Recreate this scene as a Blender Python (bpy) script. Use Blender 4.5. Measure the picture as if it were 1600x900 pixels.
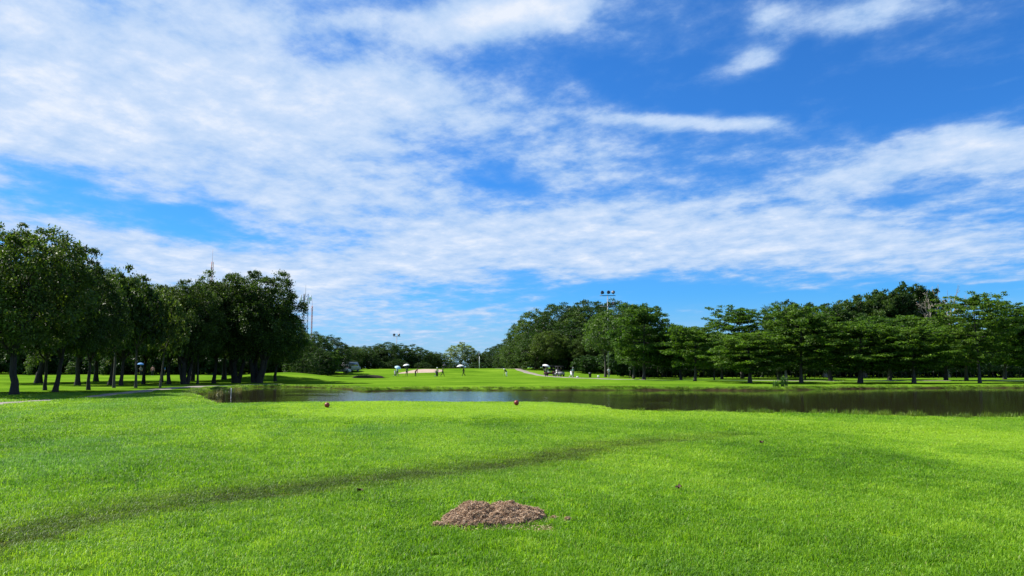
import bpy, math, random
import numpy as np
from mathutils import Vector, Matrix, Euler
from mathutils import noise as mnoise

for o in list(bpy.data.objects):
    bpy.data.objects.remove(o)
SC = bpy.context.scene
COL = SC.collection
R = math.radians

# ------------------------------------------------------------------ camera
FPX = 1160.0                       # focal length in pixels of a 1600 px wide picture
PITCH = math.atan(124 / FPX)       # the horizon lies 124 px under the centre
CAMZ = 1.65
CT, ST = math.cos(PITCH), math.sin(PITCH)
cam = bpy.data.cameras.new('camera')
cam.sensor_width = 36
cam.lens = 36 * FPX / 1600
cam.clip_start = 0.1
cam.clip_end = 9000
camo = bpy.data.objects.new('camera', cam)
COL.objects.link(camo)
camo.location = (0, 0, CAMZ)
camo.rotation_euler = (R(90) + PITCH, 0, 0)
SC.camera = camo

# ------------------------------------------------------------------ light
SUN_AZ = R(-73)                    # from straight ahead (+Y), towards the left
SUN_EL = R(48)
TOSUN = Vector((math.sin(SUN_AZ) * math.cos(SUN_EL), math.cos(SUN_AZ) * math.cos(SUN_EL), math.sin(SUN_EL)))
sun = bpy.data.lights.new('sun', 'SUN')
sun.energy = 5.0
sun.angle = R(0.55)
sun.color = (1.0, 0.95, 0.87)
suno = bpy.data.objects.new('sun', sun)
COL.objects.link(suno)
suno.location = TOSUN * 60
suno.rotation_euler = (-TOSUN).to_track_quat('-Z', 'Y').to_euler()

SC.view_settings.view_transform = 'Standard'
SC.view_settings.look = 'None'
SC.view_settings.exposure = 0.9
SC.view_settings.gamma = 1.0
SC.view_settings.use_curve_mapping = False
SC.cycles.use_denoising = True
SC.cycles.denoiser = 'OPENIMAGEDENOISE'
SC.cycles.max_bounces = 6
SC.cycles.diffuse_bounces = 3
SC.cycles.glossy_bounces = 3
SC.cycles.transmission_bounces = 3
SC.cycles.sample_clamp_indirect = 6.0


class NT:
    """small helper round a node tree"""
    def __init__(self, tree):
        self.t = tree
        tree.nodes.clear()

    def n(self, kind, **kw):
        nd = self.t.nodes.new(kind)
        for k, v in kw.items():
            setattr(nd, k, v)
        return nd

    def l(self, a, b):
        self.t.links.new(a, b)

    def val(self, sock, v):
        if hasattr(v, 'bl_idname') or hasattr(v, 'is_linked'):
            self.l(v, sock)
        else:
            sock.default_value = v

    def math(self, op, a, b=0.0, c=0.0, clamp=False):
        nd = self.n('ShaderNodeMath', operation=op, use_clamp=clamp)
        self.val(nd.inputs[0], a); self.val(nd.inputs[1], b)
        if op in ('MULTIPLY_ADD', 'SMOOTH_MIN', 'SMOOTH_MAX'):
            self.val(nd.inputs[2], c)
        return nd.outputs[0]

    def vmath(self, op, a, b=(0, 0, 0)):
        nd = self.n('ShaderNodeVectorMath', operation=op)
        self.val(nd.inputs[0], a); self.val(nd.inputs[1], b)
        return nd.outputs['Value'] if op in ('DOT_PRODUCT', 'LENGTH') else nd.outputs[0]

    def noise(self, vec, scale, detail=4, rough=0.55, dist=0.0, color=False):
        nd = self.n('ShaderNodeTexNoise')
        if vec is not None:
            self.l(vec, nd.inputs['Vector'])
        nd.inputs['Scale'].default_value = scale
        nd.inputs['Detail'].default_value = detail
        nd.inputs['Roughness'].default_value = rough
        nd.inputs['Distortion'].default_value = dist
        return nd.outputs['Color' if color else 'Fac']

    def ramp(self, fac, stops, interp='LINEAR'):
        nd = self.n('ShaderNodeValToRGB')
        nd.color_ramp.interpolation = interp
        e = nd.color_ramp.elements
        while len(e) < len(stops):
            e.new(0.5)
        for el, (p, c) in zip(e, stops):
            el.position = p
            el.color = (*c, 1) if len(c) == 3 else c
        self.l(fac, nd.inputs[0])
        return nd.outputs[0]

    def mixc(self, fac, a, b, blend='MIX'):
        nd = self.n('ShaderNodeMix', data_type='RGBA', blend_type=blend)
        self.val(nd.inputs[0], fac)
        for s, v in ((nd.inputs[6], a), (nd.inputs[7], b)):
            if isinstance(v, tuple):
                s.default_value = (*v, 1) if len(v) == 3 else v
            else:
                self.l(v, s)
        return nd.outputs[2]

    def smooth(self, v, a, b, lo=0.0, hi=1.0):
        nd = self.n('ShaderNodeMapRange', interpolation_type='SMOOTHSTEP')
        self.val(nd.inputs[0], v)
        for i, x in enumerate((a, b, lo, hi)):
            nd.inputs[i + 1].default_value = x
        return nd.outputs[0]


# ------------------------------------------------------------------ sky with its cloud layers
def px2sky(px, py):
    xc, yc = (px - 800) / FPX, (450 - py) / FPX
    dx, dy, dz = xc, CT - yc * ST, ST + yc * CT
    return dx / dy, dz / dy


world = bpy.data.worlds.new('World')
SC.world = world
world.use_nodes = True
W = NT(world.node_tree)
sky = W.n('ShaderNodeTexSky', sky_type='NISHITA')
sky.sun_disc = False
sky.sun_elevation = SUN_EL
sky.sun_rotation = SUN_AZ
sky.altitude = 0
sky.air_density = 1.0
sky.dust_density = 0.4
sky.ozone_density = 2.5
geo = W.n('ShaderNodeTexCoord')
sep = W.n('ShaderNodeSeparateXYZ')
W.l(geo.outputs['Generated'], sep.inputs[0])
X, Y, Z = sep.outputs
Zp = W.math('MAXIMUM', Z, 0.0)
ay = W.math('MAXIMUM', W.math('ABSOLUTE', Y), 0.12)
S = W.math('DIVIDE', X, ay)
T = W.math('DIVIDE', Zp, ay)
flat = W.n('ShaderNodeCombineXYZ')                       # where the view direction meets the cloud plane
W.l(W.math('DIVIDE', X, W.math('ADD', Zp, 0.10)), flat.inputs[0])
W.l(W.math('DIVIDE', Y, W.math('ADD', Zp, 0.10)), flat.inputs[1])
pl = flat.outputs[0]
st = W.n('ShaderNodeCombineXYZ')
W.l(S, st.inputs[0]); W.l(T, st.inputs[1])
# ragged edges: warp the layout coordinates
wn = W.noise(pl, 1.1, 3, 0.6, 0.0, True)
warp = W.vmath('MULTIPLY', W.vmath('SUBTRACT', wn, (0.5, 0.5, 0.5)), (0.20, 0.085, 0))
pos = W.vmath('ADD', st.outputs[0], warp)

# cloud banks and clear gaps: centre, radii (picture px), tilt in degrees, amount
BANKS = [
    (120, 60, 420, 130, 4, 1.0), (330, 175, 420, 80, 3, 0.75), (640, 165, 210, 60, -6, 0.55),
    (30, 200, 260, 60, 3, 0.5), (700, 20, 330, 30, 0, 0.28),
    (470, 90, 60, 34, 0, -0.5), (500, 8, 120, 16, 0, -0.28), (165, 108, 70, 16, 6, -0.22),
    (100, 274, 170, 12, -15, -0.62), (290, 328, 60, 11, -14, -0.42), (210, 298, 70, 9, -10, 0.35), (60, 262, 60, 8, -10, 0.2), (380, 300, 150, 30, -10, 0.35),
    (150, 375, 300, 40, -12, 0.75), (560, 300, 260, 66, -8, 0.62), (470, 260, 120, 26, 0, 0.2),
    (640, 395, 260, 34, 0, 0.4), (980, 372, 330, 55, 2, 0.62), (1380, 378, 380, 52, -1, 0.72),
    (790, 276, 58, 20, -8, -0.62), (900, 265, 110, 34, 4, 0.42), (1060, 232, 130, 22, 0, 0.25),
    (800, 16, 110, 42, 12, 1.25), (760, 48, 60, 22, 0, 0.55),
    (1168, 92, 62, 30, 14, 0.85), (1186, 30, 40, 22, 30, 0.45), (1252, 70, 26, 30, 30, -0.3), (1350, 20, 125, 34, 12, 0.8),
    (1080, 186, 130, 13, -3, 0.8), (1180, 192, 38, 13, 0, 0.35),
    (1330, 262, 150, 40, 10, 0.68), (1500, 212, 110, 36, 12, 0.66), (1580, 240, 90, 48, 0, 0.8), (1290, 312, 70, 14, 16, 0.35),
    (1575, 122, 40, 7, 10, 0.55), (1050, 75, 24, 12, 20, 0.28), (900, 195, 150, 40, 5, 0.30),
    (1010, 120, 300, 60, 10, -0.30), (1420, 140, 230, 40, 4, -0.45), (700, 110, 90, 26, -10, -0.30),
    (1000, 462, 320, 22, -1, -0.55), (1400, 458, 260, 16, 1, -0.50), (680, 470, 160, 14, 0, -0.10),
    (760, 478, 50, 8, 8, 0.4), (250, 450, 420, 50, 0, 0.55), (580, 500, 330, 60, 0, 0.34), (560, 420, 250, 30, 0, 0.25), (1560, 440, 110, 8, 0, 0.45),
]
acc = None
for (cx, cy, rx, ry, ang, amp) in BANKS:
    s0, t0 = px2sky(cx, cy)
    mp = W.n('ShaderNodeMapping', vector_type='TEXTURE')
    W.l(pos, mp.inputs[0])
    mp.inputs['Location'].default_value = (s0, t0, 0)
    mp.inputs['Rotation'].default_value = (0, 0, R(ang))
    mp.inputs['Scale'].default_value = (rx / FPX, ry / FPX, 1)
    d2 = W.vmath('DOT_PRODUCT', mp.outputs[0], mp.outputs[0])
    g = W.math('EXPONENT', W.math('MULTIPLY', d2, -0.85))
    acc = W.math('MULTIPLY_ADD', g, amp, acc if acc is not None else 0.0)
# away from the banks the same broken cloud goes on
far = W.smooth(W.vmath('LENGTH', st.outputs[0]), 0.9, 1.6)
wide = W.noise(pl, 0.55, 3, 0.5)
acc = W.math('ADD', acc, W.math('MULTIPLY', far, W.smooth(wide, 0.38, 0.62, 0.0, 0.8)))
mpn = W.n('ShaderNodeMapping')
W.l(pl, mpn.inputs[0])
mpn.inputs['Rotation'].default_value = (0, 0, R(35))
mpn.inputs['Scale'].default_value = (1.0, 0.86, 1)
n1 = W.noise(mpn.outputs[0], 2.6, 9, 0.62, 0.0)
n2 = W.noise(W.vmath('ADD', mpn.outputs[0], W.vmath('MULTIPLY', wn, (0.12, 0.12, 0))), 6.5, 7, 0.62, 0.0)
dens = W.math('ADD', acc, W.math('MULTIPLY', W.math('SUBTRACT', n1, 0.5), 1.5))
dens = W.math('ADD', dens, W.math('MULTIPLY', W.math('SUBTRACT', n2, 0.5), 1.30))
alpha = W.math('ADD', W.smooth(dens, -0.25, 1.0, 0.0, 0.55), W.smooth(dens, 0.10, 0.72, 0.0, 0.42))
# thick parts are whiter, thin veils greyer blue
body = W.math('ADD', W.math('MULTIPLY_ADD', dens, 0.50, 0.12), W.math('MULTIPLY', W.math('SUBTRACT', n2, 0.5), 0.9))
ccol = W.ramp(body, [(0.0, (3.3, 5.7, 9.0)), (0.35, (4.6, 6.5, 9.4)), (0.7, (6.3, 7.7, 9.9)), (1.0, (8.6, 9.2, 10.2))])
skyt = W.mixc(1.0, sky.outputs[0], (0.29, 0.92, 1.70), 'MULTIPLY')
skyt = W.mixc(W.smooth(Z, 0.10, -0.01, 0.0, 0.80), skyt, (4.4, 6.6, 9.3))      # pale air low over the horizon
skycol = W.mixc(alpha, skyt, ccol)
bg = W.n('ShaderNodeBackground')
W.l(skycol, bg.inputs[0])
bg.inputs[1].default_value = 0.053
out = W.n('ShaderNodeOutputWorld')
W.l(bg.outputs[0], out.inputs[0])
world.cycles.sampling_method = 'MANUAL'
world.cycles.sample_map_resolution = 1024

# ------------------------------------------------------------------ helpers
rng = np.random.default_rng(11)
random.seed(5)
UP = np.array([0.0, 0.0, 1.0])


def gp(px, py, z=0.0):
    """the place on level z that the photograph shows at (px, py)"""
    xc, yc = (px - 800) / FPX, (450 - py) / FPX
    d = np.array([xc, CT - yc * ST, ST + yc * CT])
    t = (z - CAMZ) / d[2]
    return d[0] * t, d[1] * t


def xat(px, y, z=0.0):
    return (px - 800) / FPX * (y * CT + (z - CAMZ) * ST)


def zat(py, y):
    yc = (450 - py) / FPX
    return CAMZ + y * (ST + yc * CT) / (CT - yc * ST)


def sstep(v, a, b):
    t = np.clip((np.asarray(v, float) - a) / (b - a), 0, 1)
    return t * t * (3 - 2 * t)


def catmull(pts, k=6, closed=False):
    P = np.asarray(pts, float)
    n = len(P)
    res = []
    for i in range(n if closed else n - 1):
        if closed:
            p0, p1, p2, p3 = P[(i - 1) % n], P[i], P[(i + 1) % n], P[(i + 2) % n]
        else:
            p0, p1, p2, p3 = P[max(i - 1, 0)], P[i], P[i + 1], P[min(i + 2, n - 1)]
        for j in range(k):
            t = j / k
            res.append(0.5 * (2 * p1 + (p2 - p0) * t + (2 * p0 - 5 * p1 + 4 * p2 - p3) * t * t + (3 * p1 - p0 - 3 * p2 + p3) * t ** 3))
    if not closed:
        res.append(P[-1])
    return np.array(res)


def dist_poly(x, y, P, closed=True):
    """distance from points to a polyline; also inside test for closed ones"""
    sh = np.shape(x)
    x = np.ravel(x); y = np.ravel(y)
    best = np.full(x.shape, 1e9)
    ins = np.zeros(x.shape, bool)
    par = np.zeros(x.shape)
    n = len(P)
    for i in range(n if closed else n - 1):
        ax, ay_ = P[i][:2]
        bx, by = P[(i + 1) % n][:2]
        dx, dy = bx - ax, by - ay_
        L2 = dx * dx + dy * dy + 1e-12
        t = np.clip(((x - ax) * dx + (y - ay_) * dy) / L2, 0, 1)
        d = np.hypot(x - ax - t * dx, y - ay_ - t * dy)
        m = d < best
        best = np.where(m, d, best)
        par = np.where(m, (i + t) / n, par)
        if closed and ay_ != by:
            c = ((ay_ > y) != (by > y)) & (x < (bx - ax) * (y - ay_) / (by - ay_) + ax)
            ins ^= c
    return best.reshape(sh), ins.reshape(sh), par.reshape(sh)


def vnoise(x, y, s, seed=0):
    """cheap smooth noise, about -1..1"""
    x = np.asarray(x, float) / s; y = np.asarray(y, float) / s
    v = 0
    r = np.random.default_rng(seed + 77)
    for k in range(5):
        a, b, c, d = r.uniform(0, 6.28, 4)
        f = r.uniform(0.7, 1.7)
        v = v + np.sin(f * (x * math.cos(a) + y * math.sin(a)) * 2.2 + b + 1.3 * np.sin(f * 1.3 * (x * math.cos(c) + y * math.sin(c)) + d))
    return v / 3.2


# pond outline: near bank crest, right end, far bank, left end
WATER = -0.27
near = [gp(335, 631), gp(400, 632), gp(470, 630.5), gp(560, 630), (2.0, 33.2), gp(850, 630), gp(900, 633.5), gp(940, 638.5), gp(975, 644),
        gp(1100, 645.5), gp(1300, 648), gp(1600, 654)]
near = [(x * 1.025, y * 1.025) for x, y in near]
ends = [(24.5, 24.2), (38, 22), (52, 28), (66, 45), (70, 60)]
farb = [gp(1600, 606.5, WATER), gp(1450, 607, WATER), gp(1320, 608, WATER), gp(1200, 610.5, WATER), gp(1100, 610, WATER), gp(1000, 610, WATER),
        gp(900, 610, WATER), gp(800, 610.5, WATER), gp(700, 610, WATER), gp(610, 611, WATER), gp(560, 611.5, WATER), gp(535, 608, WATER),
        gp(480, 605.5, WATER), gp(430, 604.5, WATER), gp(385, 606, WATER), gp(345, 611, WATER), gp(318, 616, WATER), gp(308, 622, WATER)]
POND = catmull(near + ends + farb, 5, True)

# a worn strip crossing the lawn, and two closely mown tees
TRACK = catmull([gp(-420, 960), gp(-120, 880), gp(0, 846), (gp(150, 812)), gp(330, 788), gp(550, 765), gp(700, 741), gp(830, 722), gp(950, 703), gp(1060, 690), gp(1160, 683)], 5)
TEE = catmull([gp(420, 637), gp(560, 632), gp(700, 631), gp(840, 632), gp(930, 641), gp(900, 652), gp(780, 657), gp(600, 656), gp(470, 650)], 5, True)
TEE2 = catmull([gp(1360, 690), gp(1480, 676), gp(1640, 678), gp(1800, 700), gp(1800, 760), gp(1620, 762), gp(1450, 722)], 5, True)


def bump(x, y, cx, cy, rx, ry, h, p=1.0):
    q = ((x - cx) / rx) ** 2 + ((y - cy) / ry) ** 2
    return h * np.exp(-q ** p)


def H(x, y):
    x = np.asarray(x, float); y = np.asarray(y, float)
    z = 0.042 * vnoise(x, y, 4.0, 1) + 0.05 * vnoise(x, y, 14, 2) * sstep(y, 8, 30)
    z = z + bump(x, y, xat(690, 160), 172, 42, 20, 1.35, 1.6)                # the raised green
    z = z + bump(x, y, xat(1000, 150), 160, 16, 12, 1.5)                     # grassy rise by the mast
    z = z + bump(x, y, xat(440, 108), 108, 7.5, 9, 1.0)                      # knoll beyond the big trees
    z = z + 0.55 * sstep(y, 100, 150) * sstep(-x, 30, 60)                    # field behind the left trees
    z = z + 0.9 * sstep(y, 170, 260)
    z = z - 0.10 * sstep(y, 55, 80) * (1 - sstep(y, 110, 150))
    d, ins, _ = dist_poly(x, y, TRACK, False)
    z = z - 0.016 * np.exp(-(d / 0.6) ** 2)
    d, ins, _ = dist_poly(x, y, TEE)
    z = z + 0.07 * sstep(np.where(ins, d, -d), -1.2, 0.8)
    d, ins, _ = dist_poly(x, y, POND)
    d = np.where(ins, -d, d)
    edge = 0.12 * vnoise(x, y, 2.6, 5) + 0.04 * vnoise(x, y, 0.9, 6)
    k = sstep(d + edge, -0.15, 0.55)
    low = WATER - 0.12 - 0.5 * sstep(-d, 0.0, 4.0)
    return z * k + low * (1 - k)


def Hs(x, y):
    return float(H(np.array([x]), np.array([y]))[0])


def fast_mesh(name, V, faces, smooth=False):
    me = bpy.data.meshes.new(name)
    V = np.asarray(V, np.float32)
    me.vertices.add(len(V))
    me.vertices.foreach_set('co', V.ravel())
    faces = [np.asarray(f, np.int32) for f in faces if len(f)]
    if faces:
        loops = np.concatenate([f.ravel() for f in faces])
        sizes = np.concatenate([np.full(len(f), f.shape[1], np.int32) for f in faces])
        me.loops.add(len(loops))
        me.loops.foreach_set('vertex_index', loops)
        me.polygons.add(len(sizes))
        me.polygons.foreach_set('loop_start', np.concatenate([[0], np.cumsum(sizes)[:-1]]).astype(np.int32))
        if smooth:
            me.polygons.foreach_set('use_smooth', np.ones(len(sizes), bool))
    me.update(calc_edges=True)
    me.validate()
    return me


class MB:
    """collects shapes into one mesh"""
    def __init__(self):
        self.V = []; self.F4 = []; self.F3 = []; self.n = 0

    def add(self, V, f4=None, f3=None):
        V = np.asarray(V, float)
        if f4 is not None and len(f4): self.F4.append(np.asarray(f4) + self.n)
        if f3 is not None and len(f3): self.F3.append(np.asarray(f3) + self.n)
        self.V.append(V); self.n += len(V)
        return self

    def tube(self, pts, rad, sides=8, cap=True):
        P = np.asarray(pts, float)
        k = len(P)
        rad = np.full(k, rad) if np.isscalar(rad) else np.asarray(rad, float)
        T_ = np.gradient(P, axis=0)
        T_ /= np.linalg.norm(T_, axis=1)[:, None] + 1e-9
        ref = np.array([0.0, 1.0, 0.0]) if abs(T_[0][2]) > 0.7 else UP
        u = np.cross(T_[0], ref); u /= np.linalg.norm(u)
        rings = []
        a = np.arange(sides) * 2 * math.pi / sides
        for i in range(k):
            u = u - T_[i] * (u @ T_[i]); u /= np.linalg.norm(u) + 1e-9
            v = np.cross(T_[i], u)
            rings.append(P[i] + rad[i] * (np.cos(a)[:, None] * u + np.sin(a)[:, None] * v))
        V = np.concatenate(rings)
        f = []
        for i in range(k - 1):
            for j in range(sides):
                j2 = (j + 1) % sides
                f.append((i * sides + j, i * sides + j2, (i + 1) * sides + j2, (i + 1) * sides + j))
        f3 = []
        if cap:
            V = np.vstack([V, P[0], P[-1]])
            c0, c1 = k * sides, k * sides + 1
            for j in range(sides):
                j2 = (j + 1) % sides
                f3.append((c0, j2, j)); f3.append((c1, (k - 1) * sides + j, (k - 1) * sides + j2))
        return self.add(V, f, f3)

    def box(self, c, s, rotz=0.0, taper=1.0, rotx=0.0):
        V = np.array([(x, y, z) for z in (-.5, .5) for y in (-.5, .5) for x in (-.5, .5)], float)
        V[V[:, 2] > 0, :2] *= taper
        V *= np.asarray(s, float)
        cx, sx = math.cos(rotx), math.sin(rotx)
        V = V @ np.array([[1, 0, 0], [0, cx, -sx], [0, sx, cx]]).T
        cz, sz = math.cos(rotz), math.sin(rotz)
        V = V @ np.array([[cz, -sz, 0], [sz, cz, 0], [0, 0, 1]]).T + np.asarray(c, float)
        return self.add(V, [(0, 2, 3, 1), (4, 5, 7, 6), (0, 1, 5, 4), (2, 6, 7, 3), (0, 4, 6, 2), (1, 3, 7, 5)])

    def lathe(self, prof, sides=12, c=(0, 0, 0), squash=(1, 1)):
        prof = np.asarray(prof, float)
        a = np.arange(sides) * 2 * math.pi / sides
        V = np.concatenate([np.stack([r * np.cos(a) * squash[0], r * np.sin(a) * squash[1], np.full(sides, z)], 1) for r, z in prof]) + np.asarray(c, float)
        f = [(i * sides + j, i * sides + (j + 1) % sides, (i + 1) * sides + (j + 1) % sides, (i + 1) * sides + j)
             for i in range(len(prof) - 1) for j in range(sides)]
        return self.add(V, f)

    def prism(self, outline, t, c=(0, 0, 0)):
        """outline in the x-z plane, thickness t along y"""
        o = np.asarray(outline, float); n = len(o)
        V = np.vstack([np.stack([o[:, 0], np.full(n, -t / 2), o[:, 1]], 1), np.stack([o[:, 0], np.full(n, t / 2), o[:, 1]], 1)])
        V = np.vstack([V, V[:n].mean(0), V[n:].mean(0)]) + np.asarray(c, float)
        f4 = [(i, (i + 1) % n, n + (i + 1) % n, n + i) for i in range(n)]
        f3 = [((i + 1) % n, i, 2 * n) for i in range(n)] + [(n + i, n + (i + 1) % n, 2 * n + 1) for i in range(n)]
        return self.add(V, f4, f3)

    def mesh(self, name, smooth=False):
        return fast_mesh(name, np.concatenate(self.V), ([np.concatenate(self.F4)] if self.F4 else []) + ([np.concatenate(self.F3)] if self.F3 else []), smooth)

    def obj(self, name, mat, parent=None, smooth=False):
        return link(name, self.mesh(name, smooth), mat, parent)


def link(name, me, mat=None, parent=None):
    o = bpy.data.objects.new(name, me)
    COL.objects.link(o)
    if mat is not None and me is not None and not me.materials:
        me.materials.append(mat)
    if parent is not None:
        o.parent = parent
    return o


def tag(o, label=None, cat=None, group=None, kind=None):
    if label: o['label'] = label
    if cat: o['category'] = cat
    if group: o['group'] = group
    if kind: o['kind'] = kind
    return o


def thing(name, label, cat, loc=(0, 0, 0), rotz=0.0, group=None, scale=(1, 1, 1)):
    o = bpy.data.objects.new(name, None)
    COL.objects.link(o)
    o.empty_display_size = 0.3
    o.location = loc; o.rotation_euler = (0, 0, rotz); o.scale = scale
    return tag(o, label, cat, group)


# ------------------------------------------------------------------ materials
def material(name):
    m = bpy.data.materials.new(name)
    m.use_nodes = True
    return m, NT(m.node_tree)


def finish(N, sh):
    o = N.n('ShaderNodeOutputMaterial')
    N.l(sh, o.inputs[0])


def plain(name, col, rough=0.6, var=0.15, scale=6.0, metal=0.0, bumpk=0.0, spec=0.4):
    m, N = material(name)
    tc = N.n('ShaderNodeTexCoord')
    nz = N.noise(tc.outputs['Object'], scale, 5, 0.6)
    a = tuple(c * (1 - var) for c in col); b = tuple(min(1, c * (1 + var)) for c in col)
    p = N.n('ShaderNodeBsdfPrincipled')
    N.l(N.ramp(nz, [(0.3, a), (0.7, b)]), p.inputs['Base Color'])
    p.inputs['Roughness'].default_value = rough
    p.inputs['Metallic'].default_value = metal
    p.inputs['Specular IOR Level'].default_value = spec
    if bumpk:
        bp = N.n('ShaderNodeBump'); bp.inputs['Strength'].default_value = bumpk; bp.inputs['Distance'].default_value = 0.02
        N.l(nz, bp.inputs['Height']); N.l(bp.outputs[0], p.inputs['Normal'])
    finish(N, p.outputs[0])
    return m


def leaf_mat(name, lo, mid, hi, trans=0.4, rough=0.42, spec=0.5):
    m, N = material(name)
    g = N.n('ShaderNodeNewGeometry'); oi = N.n('ShaderNodeObjectInfo'); tc = N.n('ShaderNodeTexCoord')
    c = N.ramp(g.outputs['Random Per Island'], [(0.0, lo), (0.55, mid), (0.93, hi), (1.0, tuple(min(1, x * 1.5) for x in hi))])
    nz = N.noise(tc.outputs['Object'], 0.7, 2, 0.5)
    c = N.mixc(N.smooth(nz, 0.35, 0.7, 0, 0.55), c, hi)
    hs = N.n('ShaderNodeHueSaturation')
    N.l(c, hs.inputs['Color'])
    N.l(N.math('MULTIPLY_ADD', oi.outputs['Random'], -0.032, 0.522), hs.inputs['Hue'])
    N.l(N.math('MULTIPLY_ADD', oi.outputs['Random'], 0.75, 0.68), hs.inputs['Value'])
    p = N.n('ShaderNodeBsdfPrincipled')
    N.l(hs.outputs[0], p.inputs['Base Color'])
    p.inputs['Roughness'].default_value = rough
    p.inputs['Specular IOR Level'].default_value = spec
    t = N.n('ShaderNodeBsdfTranslucent')
    N.l(N.mixc(1.0, hs.outputs[0], (1.5, 1.7, 0.6), 'MULTIPLY'), t.inputs[0])
    mx = N.n('ShaderNodeMixShader'); mx.inputs[0].default_value = trans
    N.l(p.outputs[0], mx.inputs[1]); N.l(t.outputs[0], mx.inputs[2])
    finish(N, mx.outputs[0])
    return m


def bark_mat(name, a, b):
    m, N = material(name)
    tc = N.n('ShaderNodeTexCoord')
    mp = N.n('ShaderNodeMapping'); N.l(tc.outputs['Object'], mp.inputs[0]); mp.inputs['Scale'].default_value = (7, 7, 1.6)
    nz = N.noise(mp.outputs[0], 2.0, 6, 0.65)
    p = N.n('ShaderNodeBsdfPrincipled')
    N.l(N.ramp(nz, [(0.32, a), (0.68, b)]), p.inputs['Base Color'])
    p.inputs['Roughness'].default_value = 0.9
    bp = N.n('ShaderNodeBump'); bp.inputs['Strength'].default_value = 0.8; bp.inputs['Distance'].default_value = 0.03
    N.l(nz, bp.inputs['Height']); N.l(bp.outputs[0], p.inputs['Normal'])
    finish(N, p.outputs[0])
    return m


M = {}
M['leaf_broad'] = leaf_mat('broad_leaf', (0.014, 0.027, 0.007), (0.026, 0.050, 0.010), (0.092, 0.135, 0.020), 0.28, 0.55, 0.2)
M['leaf_tier'] = leaf_mat('tier_leaf', (0.014, 0.038, 0.006), (0.029, 0.068, 0.009), (0.095, 0.160, 0.016), 0.36, 0.55, 0.2)
M['leaf_fine'] = leaf_mat('fine_leaf', (0.013, 0.032, 0.007), (0.026, 0.055, 0.011), (0.062, 0.102, 0.020), 0.30, 0.55, 0.2)
M['leaf_pale'] = leaf_mat('pale_leaf', (0.06, 0.085, 0.035), (0.09, 0.125, 0.05), (0.14, 0.18, 0.08), 0.35, 0.5, 0.4)
M['leaf_light'] = leaf_mat('light_leaf', (0.028, 0.060, 0.012), (0.044, 0.088, 0.016), (0.080, 0.130, 0.024), 0.36, 0.5, 0.3)
M['leaf_hedge'] = leaf_mat('hedge_leaf', (0.014, 0.036, 0.008), (0.022, 0.052, 0.010), (0.035, 0.075, 0.014), 0.3, 0.5, 0.3)
M['bark_dark'] = bark_mat('dark_bark', (0.012, 0.010, 0.008), (0.042, 0.034, 0.026))
M['bark_grey'] = bark_mat('grey_bark', (0.030, 0.026, 0.022), (0.085, 0.075, 0.062))
M['bark_pale'] = bark_mat('pale_bark', (0.16, 0.13, 0.10), (0.36, 0.31, 0.25))
M['white'] = plain('white_paint', (0.78, 0.78, 0.77), 0.45, 0.06)
M['steel'] = plain('galvanised_steel', (0.26, 0.27, 0.29), 0.6, 0.15, 3, 0.2)
M['darksteel'] = plain('dark_steel', (0.05, 0.055, 0.065), 0.5, 0.2, 3, 0.2)
M['black'] = plain('black_plastic', (0.02, 0.02, 0.022), 0.5, 0.2)
M['rubber'] = plain('tyre_rubber', (0.018, 0.018, 0.018), 0.85, 0.2)
M['glass'] = plain('dark_glass', (0.02, 0.025, 0.03), 0.05, 0.1, spec=0.8)
M['redball'] = plain('faded_red_paint', (0.22, 0.03, 0.02), 0.45, 0.45, 14)
M['skin'] = plain('skin', (0.30, 0.17, 0.10), 0.6, 0.08)
M['hair'] = plain('black_hair', (0.012, 0.01, 0.009), 0.6, 0.2)
M['sand'] = plain('bunker_sand', (0.37, 0.27, 0.20), 0.95, 0.14, 0.8, 0, 0.5)
M['concrete'] = plain('path_concrete', (0.21, 0.185, 0.15), 0.95, 0.22, 0.9, 0, 0.4)
M['lavender'] = plain('grey_concrete_facade', (0.55, 0.57, 0.6), 0.8, 0.05)

# ------------------------------------------------------------------ the ground
def lines(*segs):
    v = []
    for a, b, s in segs:
        v.extend(np.arange(a, b, s))
    return v


grow = [1.0]
while grow[-1] < 5200:
    grow.append(grow[-1] * 1.22 + 0.6)
grow = np.array(grow)
core = lines((-75, -22, 0.8), (-22, 22, 0.35), (22, 75.1, 0.8))
XS = np.array(list(-75 - grow[::-1]) + core + list(75 + grow))
YS = np.array(list(3 - grow[::-1][-24:]) + lines((3, 40, 0.3), (40, 57, 0.5), (57, 80, 0.22), (80, 85, 0.5), (85, 200, 1.5)) + [200] + list(200 + grow))
GX, GY = np.meshgrid(XS, YS)
GZ = H(GX, GY)
nx, ny = len(XS), len(YS)
idx = np.arange(nx * ny).reshape(ny, nx)
quads = np.stack([idx[:-1, :-1], idx[:-1, 1:], idx[1:, 1:], idx[1:, :-1]], -1).reshape(-1, 4)
gme = fast_mesh('ground', np.stack([GX, GY, GZ], -1).reshape(-1, 3), [quads], True)


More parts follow.
